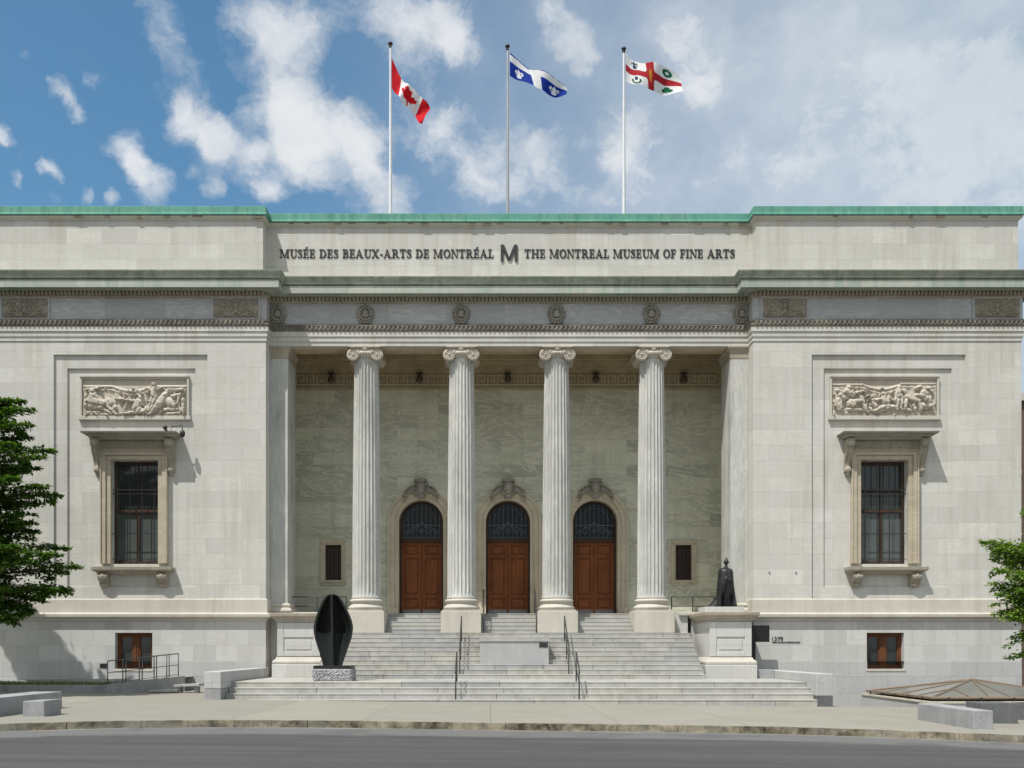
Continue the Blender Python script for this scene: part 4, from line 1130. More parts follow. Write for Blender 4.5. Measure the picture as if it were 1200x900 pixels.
def glyph(c):
    if c == 'M': return [rc(.10, .10+t_, 0, 1), rc(.84, .84+T, 0, 1), [(.06, 1), (.29, 1), (.60, .0), (.52, .0)], [(.50, .0), (.58, .0), (.92, 1), (.84, 1)], serif(-.02, .28, 0), serif(.74, 1.14, 0), serif(-.02, .2, 1), serif(.9, 1.14, 1)], 1.14
    if c == 'U': return [rc(.10, .10+T, .25, 1), rc(.68, .68+t_, .25, 1)]+stroke([(.20, .28), (.24, .12), (.34, .05), (.46, .04), (.60, .08), (.69, .18), (.715, .30)], [T, T*.85, .12, .09, .085, .08, t_])+[serif(0, .42, 1), serif(.56, .86, 1)], .84
    if c == 'S': return stroke([(.50, .72), (.47, .88), (.37, .955), (.25, .95), (.14, .88), (.11, .76), (.17, .64), (.30, .54), (.43, .44), (.50, .31), (.48, .16), (.39, .06), (.26, .04), (.13, .09), (.07, .26)], [.06, .08, .08, .09, .14, .19, .22, .23, .22, .19, .14, .09, .08, .08, .06])+[rc(.475, .53, .68, 1), rc(.04, .095, 0, .30)], .60
    if c == 'E': return [rc(.10, .10+T, 0, 1), rc(.0, .62, 1-t_*.9, 1), rc(.0, .64, 0, t_*.9), rc(.3, .52, .47, .545), rc(.56, .62, .70, 1), rc(.585, .645, 0, .30), rc(.48, .53, .36, .66)], .70
    if c == 'É': return glyph('E')[0]+[[(.28, 1.08), (.36, 1.08), (.56, 1.30), (.40, 1.30)]], .70
    if c == 'D': return [rc(.10, .10+T, 0, 1), rc(0, .40, 1-t_, 1), rc(0, .40, 0, t_)]+bowl(.38, .5, .36, .46, -H2, H2, T*1.05, t_), .86
    if c == 'B': return [rc(.10, .10+T, 0, 1), rc(0, .38, 1-t_, 1), rc(0, .38, 0, t_), rc(.28, .40, .49, .56)]+bowl(.36, .755, .21, .21, -H2, H2, T*.9, t_)+bowl(.38, .28, .25, .24, -H2, H2, T, t_), .74
    if c == 'A': return [[(.09, 0), (.16, 0), (.45, 1), (.38, 1)], [(.62, 0), (.85, 0), (.50, 1), (.36, 1)], rc(.20, .66, .29, .36), serif(-.02, .28, 0), serif(.52, .96, 0)], .93
    if c == 'X': return [[(.62, 0), (.86, 0), (.30, 1), (.06, 1)], [(.10, 0), (.18, 0), (.78, 1), (.70, 1)], serif(0, .30, 0), serif(.54, .94, 0), serif(0, .38, 1), serif(.60, .90, 1)], .92
    if c == '-': return [rc(.04, .36, .30, .43)], .40
    if c == 'R': return [rc(.10, .10+T, 0, 1), rc(0, .40, 1-t_, 1), serif(0, .42, 0), rc(.28, .42, .46, .53)]+bowl(.38, .735, .22, .235, -H2, H2, T*.95, t_)+[[(.58, 0), (.84, 0), (.52, .50), (.34, .50)], serif(.58, .90, 0)], .86
    if c == 'T': return [rc(.28, .28+T, 0, 1), rc(.02, .74, 1-t_, 1), rc(.02, .08, .68, 1), rc(.68, .74, .68, 1), serif(.16, .60, 0)], .77
    if c == 'O': return bowl(.42, .5, .33, .47, 0, 2*math.pi, T*1.05, t_, 32), .84
    if c == 'N': return [rc(.12, .12+t_, 0, 1), rc(.72, .72+t_, 0, 1), [(.06, 1), (.28, 1), (.79, 0), (.66, 0)], serif(0, .30, 0), serif(.56, .90, 1), serif(0, .2, 1)], .88
    if c == 'L': return [rc(.10, .10+T, 0, 1), rc(0, .62, 0, t_), rc(.57, .63, 0, .34), serif(0, .42, 1)], .66
    if c == 'H': return [rc(.10, .10+T, 0, 1), rc(.66, .66+T, 0, 1), rc(.3, .66, .47, .54), serif(0, .40, 0), serif(0, .40, 1), serif(.56, .96, 0), serif(.56, .96, 1)], .96
    if c == 'F': return [rc(.10, .10+T, 0, 1), rc(.0, .62, 1-t_*.9, 1), rc(.3, .50, .46, .535), rc(.56, .62, .68, 1), rc(.47, .52, .35, .65), serif(0, .44, 0)], .64
    if c == 'I': return [rc(.10, .10+T, 0, 1), serif(0, .40, 0), serif(0, .40, 1)], .40
    return [], .36
def inscription(text, pa, pb, pt, pbase, label):
    y = YP+.04; x0, x1 = PX(pa, y), PX(pb, y); zb, zt = PZ(pbase, y), PZ(pt, y); h = zt-zb
    adv = [glyph(c)[1]+.07 for c in text]; tot = sum(adv)-.07; sx = (x1-x0)/tot; x = x0; m_ = MB()
    for c, a in zip(text, adv):
        if c == ' ':                                   # every word is mounted as a part of its own
            m_.build('inscription', M['letter'], museum); m_ = MB()
        for poly in glyph(c)[0]:
            m_.prism_xz([(x+px*sx, zb+pz*h) for px, pz in poly], y-.03, y+.02)
        x += a*sx
    m_.build('inscription', M['letter'], museum)
inscription('MUSÉE DES BEAUX-ARTS DE MONTRÉAL', 328, 578.5, 292.4, 302.2, 'French museum name in raised serif capitals')
inscription('THE MONTREAL MUSEUM OF FINE ARTS', 614.5, 861, 292.4, 302.2, 'English museum name in raised serif capitals')
y = YP+.035; xa, xb, zb, zt = PX(586.8, y), PX(606.3, y), PZ(306.2, y), PZ(287.2, y); wd = xb-xa; st = .155*wd
m_ = MB()
m_.prism_xz([(xa, zb), (xa+st, zb), (xa+st, zt), (xa, zt)], y-.05, y+.05); m_.prism_xz([(xb-st, zb), (xb, zb), (xb, zt), (xb-st, zt)], y-.051, y+.05)
m_.prism_xz([(xa+.004, zt), (xa+st*1.25, zt), ((xa+xb)/2+st*.45, zb+.04), ((xa+xb)/2-st*.6, zb+.04)], y-.0495, y+.05); m_.prism_xz([(xb-.004, zt), (xb-st*1.25, zt), ((xa+xb)/2-st*.45, zb+.04), ((xa+xb)/2+st*.6, zb+.04)], y-.0485, y+.05)
o = m_.build('emblem', M['letter'], museum); o['label'] = 'large sans-serif letter M between the two names'
def text_part(txt, px0, px1, ptop, pbot, name):
    cu_ = bpy.data.curves.new(name, 'FONT'); cu_.body = txt; cu_.extrude = .01; cu_.size = 1; tmp = bpy.data.objects.new(name, cu_); COL.objects.link(tmp)
    bpy.context.view_layer.update(); dg = bpy.context.evaluated_depsgraph_get(); me = bpy.data.meshes.new_from_object(tmp.evaluated_get(dg)); bpy.data.objects.remove(tmp)
    co = np.array([v.co for v in me.vertices]); lo, hi = co.min(0), co.max(0); y = YW-.012; X0, X1, Z0, Z1 = PX(px0, y), PX(px1, y), PZ(pbot, y), PZ(ptop, y)
    for v in me.vertices:
        a, b, c = v.co; v.co = (X0+(a-lo[0])/(hi[0]-lo[0])*(X1-X0), y-c, Z0+(b-lo[1])/(hi[1]-lo[1])*(Z1-Z0))
    me.materials.append(M['letter']); o = bpy.data.objects.new(name, me); COL.objects.link(o); adopt(o, museum); return o
for px, py in ((902, 671), (933, 671)):
    x_, z_ = PX(px, YW-.05), PZ(py, YW-.05); m_ = MB(); m_.box(x_-.018, x_+.018, YW-.03, YW, z_-.02, z_+.02); m_.tube([(x_, YW-.03, z_), (x_+.02, YW-.035, z_+.05)], .008, 5); m_.build('wall_anchor', M['dark_metal'], museum)
text_part('1379', 905, 917.5, 746.2, 751, 'street_number')
text_part('MICHAL AND RENATA HORNSTEIN PAVILION', 905, 937.5, 751.9, 753.3, 'pavilion_name')


# ------------------------------------------------------------------ front steps
steps = thing('front_steps', 'wide pale stone steps climbing from the pavement to the three doors', 'steps', (XC, STEP_Y0, 0))
SM = [M['step1'], M['step2'], M['step3']]
def flight(rows, x0, x1, name, seed, zlow):
    rg = random.Random(seed); m_ = MB()
    for (ya, yb, za, zb) in rows:
        x = x0+0; first = True
        while x < x1-.02:
            L = rg.uniform(1.6, 3.2); e = min(x+L, x1)
            if x1-e < .5: e = x1
            m_.cur = rg.choices([0, 1, 2], [5, 2, 3])[0]
            dz = rg.uniform(-.004, .003); dy = rg.uniform(-.005, .005)
            m_.box(x+(0 if first else .006), e-(.006 if e < x1 else 0), ya+dy, yb, za, zb+dz)
            m_.box(x+(0 if first else .006), e-(.006 if e < x1 else 0), ya+dy-.012, ya+dy, zb-.036, zb+dz-.0005)
            x = e; first = False
    m_.build(name, SM, steps, bevel=.009)
LZ = .605; UX0, UX1 = XC-6.75, XC+6.75
flight([(29.05, 29.45, -.6, .095), (29.40, 29.8, -.6, .265), (29.75, 30.15, -.6, .435)], -8.2, 10.0, 'lower_flight', 3, 0)
flight([(30.10, 31.6, -.6, LZ), (31.605, 33.2, -.6, LZ-.002), (33.205, 35.9, -.6, LZ-.004)], -8.2, 10.0, 'landing', 5, 0)
rows = []
for k in range(10):
    ya = 32.9+.28*k; rows.append((ya, ya+.33, LZ-.1+.1638*k, LZ+.1638*(k+1)))
flight(rows, UX0, UX1, 'upper_flight', 11, 0)
zt_ = LZ+.1638*10
m_ = MB(); m_.cur = 1; m_.box(UX0, UX1, 35.74, 37.2, zt_-.3, zt_-.002); m_.build('top_tread', SM, steps)
rows = [(35.95+.28*j, 36.3+.28*j if j < 4 else 37.3, zt_-.1+.1575*j, min(zt_+.1575*(j+1), ZF-.003)) for j in range(5)]
for x0, x1, sd_ in ((cx0+.76, cx0+CS-.76, 21), (cx0+CS+.76, cx0+2*CS-.76, 22), (cx0+2*CS+.76, cx0+3*CS-.76, 23)):
    flight(rows, x0, x1, 'portico_flight', sd_, 0)
for i in range(4):
    xa = cx0+i*CS; MB().box(xa-.757, xa+.757, 37.03, 37.3, zt_, ZF-.004).build('riser_wall', M['base'], steps)
for a, b in ((UX0, cx0-.76), (cx0+3*CS+.76, UX1)): MB().box(a, b, 35.9, 37.3, zt_-.002, ZF-.004).build('riser_wall', M['base'], steps)

# grey block standing in the middle of the steps
b = thing('access_block', 'grey granite block with small dark plaque set in the middle of the steps', 'granite block', (XC+.14, 33.6, .9))
m_ = MB(); xa, xb = PX(562.7, 33.55), PX(643.2, 33.55); zt = PZ(752, 33.5)
m_.box(xa, xb, 33.55, 34.75, .7, zt-.004); m_.build('body', M['podium'], b, bevel=.012)
m_ = MB(); m_.box(xa-.02, xb+.02, 33.52, 34.77, zt, PZ(748.2, 33.5)); m_.build('cap', M['step1'], b, bevel=.012)
m_ = MB(); m_.box(PX(632, 33.5), PX(642, 33.5), 33.535, 33.56, PZ(758.6, 33.5), PZ(753, 33.5)); m_.build('plaque', M['dark_metal'], b)

# piers flanking the steps
def pier(x0, x1, y0, y1, label, panel):
    p = thing('stone_pier', label, 'pier', ((x0+x1)/2, (y0+y1)/2, LZ), 'moulded stone piers beside the steps')
    path = [(x0, y1), (x0, y0), (x1, y0), (x1, y1)]
    b0 = LZ; b1 = 1.09; b2 = 1.36; d1 = 2.62; c1 = 2.955
    m_ = MB(); m_.sweep([(-.3, -.3), (.16, -.3), (.16, b1-.02), (.14, b1), (-.3, b1)], path); m_.build('plinth', M['base'], p, bevel=.012)
    m_ = MB(); m_.sweep([(-.3, b1), (.13, b1), (.15, b1+.03), (.155, b1+.09), (.12, b1+.15), (.07, b1+.17), (.05, b1+.21), (.01, b2), (-.3, b2)], path); m_.build('base_moulding', M['trim'], p)
    m_ = MB(); m_.sweep([(-.3, b2), (0, b2), (0, d1), (-.3, d1)], path)
    yf = y0-.001; w_ = x1-x0
    for a, c, e, f in ((x0+.0, x0+.24, b2+.02, d1-.02), (x1-.24, x1, b2+.02, d1-.02), (x0+.24, x1-.24, b2+.02, b2+.18), (x0+.24, x1-.24, d1-.55, d1-.02)):
        m_.box(a+.002, c-.002, y0-.035, y0+.02, e, f)
    m_.box(x0+.33, x1-.33, y0-.02, y0+.02, b2+.26, d1-.64)
    m_.build('die', M['base'], p, bevel=.01)
    m_ = MB(); m_.sweep([(-.3, d1), (.04, d1), (.05, d1+.05), (.10, d1+.08), (.13, d1+.14), (.21, d1+.19), (.23, d1+.22), (.24, c1-.02), (.22, c1), (-.3, c1+.004)], path)
    m_.box(x0+.28, x1-.28, y0+.28, y1, c1-.2, c1+.002); m_.build('cap', M['brown'], p)
    return p
pier(7.72, 9.20, 33.5, 37.4, 'stone pier right of the steps carrying the cloaked figure', True)
pier(-7.78, -6.22, 34.62, 37.4, 'empty stone pier left of the steps, behind the ovoid sculpture', True)
o = MB().box(9.42, 10.0, 33.5, 33.8, .45, .92).build('granite_stub', M['block'], None, bevel=.015)
tag(o, 'low grey granite stub at the landing corner right of the statue pier', 'granite block')
for (x0, x1, y0, y1, zt, lab) in ((-8.72, -8.21, 28.9, 35.1, .955, 'long grey granite cheek wall closing the left end of the steps'), (10.01, 10.53, 29.2, 34.9, .886, 'long grey granite cheek wall closing the right end of the steps')):
    t = thing('cheek_wall', lab, 'low wall', ((x0+x1)/2, y0, 0), 'granite cheek walls at the ends of the steps')
    zb_ = zg((x0+x1)/2)
    MB().box(x0, x1, y0, y1, zb_+.33, zt).build('upper_course', M['granite'], t, bevel=.018)
    MB().box(x0+.005, x1-.005, y0+.006, y1, -.5, zb_+.322).build('lower_course', M['block'] if x0 < 0 else M['dark_block'], t, bevel=.012)

# handrails
def handrail(x, y0, z0, y1, z1, n, label, lean=0.0, group='iron handrails on the steps'):
    """rail climbing from (y0,z0) to (y1,z1), posts between"""
    t = thing('handrail', label, 'handrail', (x, y0, z0), group)
    h = .93; m_ = MB()
    m_.tube([(x, y0-.10, z0+h-.12), (x, y0, z0+h), (x, y1, z1+h), (x, y1+.12, z1+h)], .024, 8); m_.tube([(x, y0, z0+h*.5), (x, y1, z1+h*.5)], .016, 6)
    m_.build('top_rail', M['rail'], t, smooth=True)
    for i in range(n):
        f_ = i/(n-1); y_ = y0+(y1-y0)*f_; z_ = z0+(z1-z0)*f_
        m_ = MB(); m_.tube([(x, y_, z_-.12), (x, y_, z_+h)], .022, 8); m_.build('post', M['rail'], t, smooth=True)
handrail(-1.075, 33.05, .77, 35.0, 1.92, 3, 'left upper iron handrail on the steps, below the second column')
handrail(-1.075, 29.2, .095, 30.2, LZ, 2, 'left lower iron handrail on the bottom steps')
handrail(2.72, 33.05, .77, 35.0, 1.92, 3, 'right upper iron handrail beside the grey granite block')
handrail(2.72, 29.2, .095, 30.2, LZ, 2, 'right lower iron handrail on the bottom steps')
handrail(1.72, 35.7, 2.24, 37.15, ZF, 2, 'thin iron handrail right of the middle door steps', group='thin handrails at the middle door')
handrail(-.27, 35.7, 2.24, 37.15, ZF, 2, 'thin iron handrail left of the middle door steps', group='thin handrails at the middle door')
for xa, xb, lab in ((cx0+3*CS+.82, 8.60, 'low iron railing between the rightmost column and the pilaster'), (-7.80, cx0-.82, 'low iron railing between the leftmost column and the pilaster')):
    t = thing('terrace_railing', lab, 'railing', ((xa+xb)/2, 36.6, ZF), 'low railings at the ends of the portico'); m_ = MB()
    for h in (.62, .26): m_.tube([(xa, 36.6, ZF+h), (xb, 36.6, ZF+h)], .02, 6)
    m_.build('rails', M['rail'], t, smooth=True)
    for i in range(5):
        if i in (1, 3): continue
        x_ = xa+(xb-xa)*i/4; m_ = MB(); m_.box(x_-.02, x_+.02, 36.58, 36.62, ZF-.02, ZF+.62); m_.build('post', M['rail'], t)

# ------------------------------------------------------------------ ramp terrace on the left
A_, B_ = (-12.9, 31.9), (-10.85, 33.75)
ter = thing('retaining_wall', 'grey concrete retaining wall of the left terrace, turning up along a ramp', 'retaining wall', (-12.9, 31.9, 0))
m_ = MB(); za, zb_ = .43, .70
m_.box(-24, A_[0], 31.9, 32.2, -.5, za)
dx, dy = B_[0]-A_[0], B_[1]-A_[1]; L = math.hypot(dx, dy); nx_, ny_ = -dy/L*.28, dx/L*.28
m_.hexa([(A_[0], A_[1], -.5), (B_[0], B_[1], -.5), (B_[0]+nx_, B_[1]+ny_, -.5), (A_[0]+nx_, A_[1]+ny_, -.5)], [(A_[0], A_[1], za+.003), (B_[0], B_[1], zb_), (B_[0]+nx_, B_[1]+ny_, zb_), (A_[0]+nx_, A_[1]+ny_, za+.003)])
m_.build('body', M['concrete'], ter, bevel=.012)
m_ = MB(); m_.add([(-24, 32.1, .37), (-13.0, 32.1, .37), (-12.3, 32.9, .40), (-11.0, 33.9, .63), (-11.0, 35.2, .63), (-24, 35.2, .37)], [(0, 1, 2, 3, 4, 5)])
m_.build('terrace_paving', M['paving'], ter, recalc=False)
def blade_field(x0, x1, y0, y1, z, n, hmax, seed):
    rg = random.Random(seed); m_ = MB(); tint = []
    for i in range(n):
        x_, y_ = rg.uniform(x0, x1), rg.uniform(y0, y1); a = rg.uniform(0, 6.28); h = rg.uniform(.4, 1)*hmax; w_ = .012
        lx, ly = rg.uniform(-.06, .06), rg.uniform(-.06, .06); ca, sa = math.cos(a)*w_, math.sin(a)*w_
        m_.add([(x_-ca, y_-sa, z), (x_+ca, y_+sa, z), (x_+lx, y_+ly, z+h)], [(0, 1, 2)]); tint += [rg.random()]*3
    return m_, tint
def set_tint(o, tint):
    a = o.data.attributes.new('tint', 'FLOAT', 'POINT'); a.data.foreach_set('value', tint)
m_, tn = blade_field(-23, -13.1, 32.5, 35.1, .37, 9000, .17, 2)
o = m_.build('grass', M['grass'], recalc=False); set_tint(o, tn); tag(o, 'strip of short grass behind the left retaining wall', 'grass', kind='stuff')

rl = thing('ramp_railing', 'grey metal railing of paired posts along the top of the ramp wall', 'railing', (-12.8, 32.0, za))
def rp(t, h): return (A_[0]+nx_*.5+dx*t, A_[1]+ny_*.5+dy*t, za+(zb_-za)*t+h)
for h, r_ in ((.80, .022), (.40, .014), (.06, .012)):
    m_ = MB(); m_.tube([rp(.03, h), rp(.93, h)], r_, 6); m_.build('rail', M['grey_rail'], rl, smooth=True)
for px in (128, 145.5, 149, 164.8, 168.3, 182.5, 185.5, 198, 201, 212.5):
    t = .03+(px-128)/(212.5-128)*.90; m_ = MB(); m_.tube([rp(t, -.05), rp(t, .80)], .02, 6); m_.build('post', M['grey_rail'], rl, smooth=True)

sb = thing('stone_bench', 'pale flat stone slabs on short supports at the foot of the ramp wall', 'bench', (-10.6, 32.8, .1))
m_ = MB(); zb_ = zg(-10.5)
m_.hexa([(-10.9, 32.65, zb_+.20), (-10.02, 32.6, zb_+.24), (-9.95, 33.1, zb_+.24), (-10.75, 33.15, zb_+.20)], [(-10.9, 32.65, zb_+.29), (-10.02, 32.6, zb_+.33), (-9.95, 33.1, zb_+.33), (-10.75, 33.15, zb_+.29)])
m_.build('upper_slab', M['step1'], sb, bevel=.012)
m_ = MB(); m_.box(-11.75, -10.75, 32.55, 32.95, zb_+.03, zb_+.11); m_.build('lower_slab', M['step1'], sb, bevel=.012)
for x_ in (-10.75, -10.15):
    MB().box(x_-.06, x_+.06, 32.72, 33.02, zb_-.05, zb_+.21).build('support', M['block'], sb, bevel=.008)

# ------------------------------------------------------------------ granite blocks on the pavement
def stone_block(name, x0, x1, y0, y1, h, rot, label, group, mat='block'):
    cx, cy = (x0+x1)/2, (y0+y1)/2; zb = zg(cx); m_ = MB(); rg = random.Random(int(cx*100))
    c, s = math.cos(R(rot)), math.sin(R(rot)); hx, hy = (x1-x0)/2, (y1-y0)/2
    def q(x, y): return (cx+x*c-y*s, cy+x*s+y*c)
    bt = [q(-hx, -hy), q(hx, -hy), q(hx, hy), q(-hx, hy)]
    j = lambda: rg.uniform(-.012, .012)
    m_.hexa([(a, b_, zb-.08) for a, b_ in bt], [(a+j(), b_+j(), zb+h+j()) for a, b_ in bt])
    o = m_.build(name, M[mat], None, bevel=.014); tag(o, label, 'granite block', group)
stone_block('granite_bench', -11.75, -11.0, 18.6, 24.4, .41, 0, 'long grey granite block running back from the left edge of the pavement', 'granite blocks on the pavement')
stone_block('granite_bench', -10.55, -10.06, 21.4, 22.25, .345, 0, 'short cube-like granite block with light front on the left pavement', 'granite blocks on the pavement')
stone_block('granite_bench', 10.72, 11.17, 21.1, 23.85, .42, 0, 'long light granite block on the right pavement, its narrow end towards the road', 'granite blocks on the pavement')
stone_block('granite_bench', 11.85, 12.75, 22.95, 23.7, .50, 0, 'dark squat granite block behind the long light one on the right', 'granite blocks on the pavement', 'dark_block')
stone_block('granite_bench', 13.05, 14.6, 24.3, 25.0, .42, 0, 'dark granite block at the right edge of the pavement, beyond the squat one', 'granite blocks on the pavement', 'dark_block')

# ------------------------------------------------------------------ skylight in its well on the right
sk = thing('pyramid_skylight', 'low glazed pyramid skylight with brown frame beside the right wing', 'skylight', (16.0, 31.6, 0))
X0, X1, Y0, Y1, zt = 13.4, 18.7, 29.0, 34.3, .03
m_ = MB()
m_.box(X0, X1, Y0, Y0+.3, -1.4, zt-.06); m_.box(X0, X0+.3, Y0+.3, Y1, -1.4, zt-.06); m_.box(X1-.3, X1, Y0+.3, Y1, -1.4, zt-.06); m_.box(X0+.3, X1-.3, Y1-.3, Y1, -1.4, zt-.06)
m_.build('parapet', M['granite'], sk, bevel=.012)
m_ = MB(); e = .03
m_.box(X0-e, X1+e, Y0-e, Y0+.3+e, zt-.06, zt+.01); m_.box(X0-e, X0+.3, Y0+.3+e, Y1, zt-.06, zt+.01); m_.box(X1-.3, X1+e, Y0+.3+e, Y1, zt-.06, zt+.01); m_.box(X0+.3, X1-.3, Y1-.3, Y1, zt-.06, zt+.01)
m_.build('coping', M['cream'], sk, bevel=.012)
ax, ay, az = PX(1138.5, 31.6), 31.6, PZ(796.5, 31.6); g0, g1, h0, h1 = X0+.12, X1-.12, Y0+.15, Y1-.15; bz = zt+.10
cor = [(g0, h0, bz), (g1, h0, bz), (g1, h1, bz), (g0, h1, bz)]; ap = (ax, ay, az)
m_ = MB()
for i in range(4): m_.add([cor[i], cor[(i+1) % 4], ap], [(0, 1, 2)])
m_.build('glazing', M['sky_glass'], sk, recalc=False)
m_ = MB(); up = lambda p, d=.012: (p[0], p[1], p[2]+d)
for i in range(4):
    m_.tube([up(cor[i]), up(cor[(i+1) % 4])], .045, 5); m_.tube([up(cor[i]), up(ap)], .038, 5)
    a, b = Vector(cor[i]), Vector(cor[(i+1) % 4]); A = Vector(ap)
    mid = (a+b)/2
    m_.tube([up(a.lerp(b, .36)), up(A)], .026, 5) if i in (0, 2) else m_.tube([up(mid), up(A)], .022, 5)
    if i in (0, 3):
        for f_ in (.25, .5, .75):
            q1 = a.lerp(b, f_); tt = min(f_, 1-f_)*2; hip = (a if f_ < .5 else b).lerp(A, tt); m_.tube([up(q1), up(hip)], .016, 5)
m_.build('frame', M['brown_frame'], sk, smooth=True, angle=40)
m_ = MB()
for t_y in (29.6, 30.6, 31.6, 32.6, 33.6): m_.box(X0+.02, X0+.06, t_y-.02, t_y+.02, zt, bz+.03)
for i in range(5): m_.box(X0+.6+i*1.0, X0+.64+i*1.0, Y0+.03, Y0+.07, zt, bz+.03)
m_.build('clamps', M['dark_metal'], sk)
# sunken court between the steps and the skylight
m_ = MB(); m_.box(10.53, 13.4, 29.64, 35.1, -1.3, -1.15); tag(m_.build('sunken_court', M['paving']), kind='structure')

# ------------------------------------------------------------------ black sign
sg = thing('black_sign', 'black square sign panel on a leg between the statue pier and the right wing', 'sign', (9.72, 34.6, .5))
y = 34.6; MB().box(PX(880.5, y), PX(901.8, y), y, y+.08, PZ(752.3, y), PZ(732.8, y)).build('panel', M['black'], sg, bevel=.006)
MB().box(PX(880.5, y), PX(885.6, y), y+.005, y+.075, .3, PZ(752.3, y)).build('leg', M['black'], sg, bevel=.006)

# ------------------------------------------------------------------ cameras over the left window
sc_ = thing('security_camera', 'dark dome camera on a bent arm above the left window cornice', 'camera', (PX(206, 34.8), 34.8, zw(503)))
y = 34.8; q = lambda px, py, yy=y: (PX(px, yy), yy, PZ(py, yy))
m_ = MB(); m_.tube([q(200.5, 506), q(201, 499.8), q(213.5, 498.5), q(213.8, 505)], .022, 6); m_.build('arm', M['dark_metal'], sc_, smooth=True)
m_ = MB(); c_ = q(213.8, 508); m_.lathe([(.03, .12), (.09, .08), (.10, .0), (.09, -.08), (.05, -.13), (.01, -.14)], c_, 12); m_.build('dome', M['dark_metal'], sc_, smooth=True)
m_ = MB(); c_ = q(193.5, 501); m_.ell(c_, (.085, .085, .085), 12, 8); m_.box(c_[0]-.025, c_[0]+.025, y-.03, y+.3, c_[2]-.11, c_[2]-.05)
tag(m_.build('security_camera', M['dark_metal'], None, smooth=True, angle=40), 'small dark ball camera standing left of the bent-arm camera', 'camera')

# ------------------------------------------------------------------ ovoid bronze sculpture on the landing
gb_ = MB(); yA, yB = 30.9, 31.85; xa, xb = PX(367, yA), PX(411.5, yA); rg = random.Random(6); z1 = PZ(784, yA)
nx, nz = 16, 6
bl = thing('sculpture_base', 'rough hewn granite block with dark slab under the ovoid bronze', 'plinth', ((xa+xb)/2, 31.4, LZ))
v = []; f = []
def rough(p0, u, vv, nu, nv, nrm, amp):
    vs = []
    for j in range(nv+1):
        for i in range(nu+1):
            edge = i in (0, nu) or j in (0, nv); d = 0 if edge else rg.uniform(0, amp)
            vs.append(tuple(Vector(p0)+Vector(u)*(i/nu)+Vector(vv)*(j/nv)+Vector(nrm)*d))
    return vs, [(j*(nu+1)+i, j*(nu+1)+i+1, (j+1)*(nu+1)+i+1, (j+1)*(nu+1)+i) for j in range(nv) for i in range(nu)]
h_ = z1-LZ+.01; z0 = LZ-.01
for args in (((xa, yA, z0), (xb-xa, 0, 0), (0, 0, h_), 30, 10, (0, -1, 0), .05), ((xb, yA, z0), (0, yB-yA, 0), (0, 0, h_), 20, 10, (1, 0, 0), .05), ((xa, yB, z0), (0, yA-yB, 0), (0, 0, h_), 12, 6, (-1, 0, 0), .06), ((xb, yB, z0), (xa-xb, 0, 0), (0, 0, h_), 18, 6, (0, 1, 0), .05), ((xa, yA, z0+h_), (xb-xa, 0, 0), (0, yB-yA, 0), 4, 4, (0, 0, 1), .0)):
    gb_.add(*rough(*args))
gb_.build('granite', M['block'], bl, recalc=False)
MB().box(xa, xb-.01, yA+.02, yB-.02, z1, PZ(780.2, yA+.02)).build('slab', M['black'], bl, bevel=.008)
ov = thing('abstract_sculpture', 'tall dark bronze ovoid sculpture, hollow and split by an upright rib', 'sculpture', ((xa+xb)/2, 31.3, PZ(780.2, yA)))
SC = .0282/6.43; zb0_ = PZ(780.4, 31.0); xc0 = PX(391.4, 31.3)
out = [(578, 517, 658), (540, 507, 670), (500, 495, 684), (430, 472, 708), (370, 453, 729), (320, 446, 738), (285, 446, 740), (240, 454, 731), (200, 466, 716), (160, 480, 697), (120, 498, 676), (90, 512, 660), (65, 528, 642), (50, 548, 622), (44, 565, 606)]
m_ = MB(); nA = 21; rings = []
for ly, l, r_ in out:
    zz = zb0_+(578-ly)*SC; cx = xc0+((l+r_)/2-590)*SC; hw = (r_-l)/2*SC
    outer = []; inner = []
    for i in range(nA):
        a = math.pi*i/(nA-1)                                     # from right rim round the back to left rim
        outer.append((cx+hw*math.cos(a), 31.10+hw*.70*math.sin(a), zz)); k = max(hw-.075, hw*.55)
        inner.append((cx+k*math.cos(a), 31.10+.0+max(k*.70, .01)*math.sin(a)-.0, zz))
    rings.append(outer+inner[::-1])
n2 = 2*nA
m_.add([p for r_ in rings for p in r_], [(i*n2+k, i*n2+(k+1) % n2, (i+1)*n2+(k+1) % n2, (i+1)*n2+k) for i in range(len(rings)-1) for k in range(n2)]+[tuple(range(n2)), tuple((len(rings)-1)*n2+k for k in range(n2-1, -1, -1))])
m_.build('shell', M['bronze'], ov, smooth=True, angle=35)
m_ = MB(); vs = []
for ly, l, r_ in out:
    zz = zb0_+(578-ly)*SC; cx = xc0+(583-590+(ly-44)*.02)*SC; hw = (r_-l)/2*SC
    vs += [(cx-.045, 31.10+hw*.66, zz), (cx-.032, 31.0-hw*.05, zz), (cx+.032, 31.0-hw*.05, zz), (cx+.045, 31.10+hw*.66, zz)]
m_.add(vs, [(i*4+k, i*4+k+1, i*4+k+5, i*4+k+4) for i in range(len(out)-1) for k in range(3)]+[(0, 1, 2, 3), tuple(len(vs)-1-k for k in range(4))])
m_.build('rib', M['bronze'], ov, bevel=.006)
m_ = MB()
for s in (-1, 1):                                               # the lower halves close towards the rib
    vs = []
    for ly, l, r_ in out[:6]:
        zz = zb0_+(578-ly)*SC; cx = xc0+((l+r_)/2-590)*SC; hw = (r_-l)/2*SC-.03; ff = (578-ly)/258
        for i in range(7):
            t = i/6; vs.append((cx+s*hw*(1-t)+s*.02*t, 31.11+hw*.55*math.sin(t*math.pi/2)*(.25+.6*ff), zz-.05*math.sin(t*math.pi)*ff))
    m_.add(vs, [(i*7+k, i*7+k+1, (i+1)*7+k+1, (i+1)*7+k) for i in range(5) for k in range(6)])
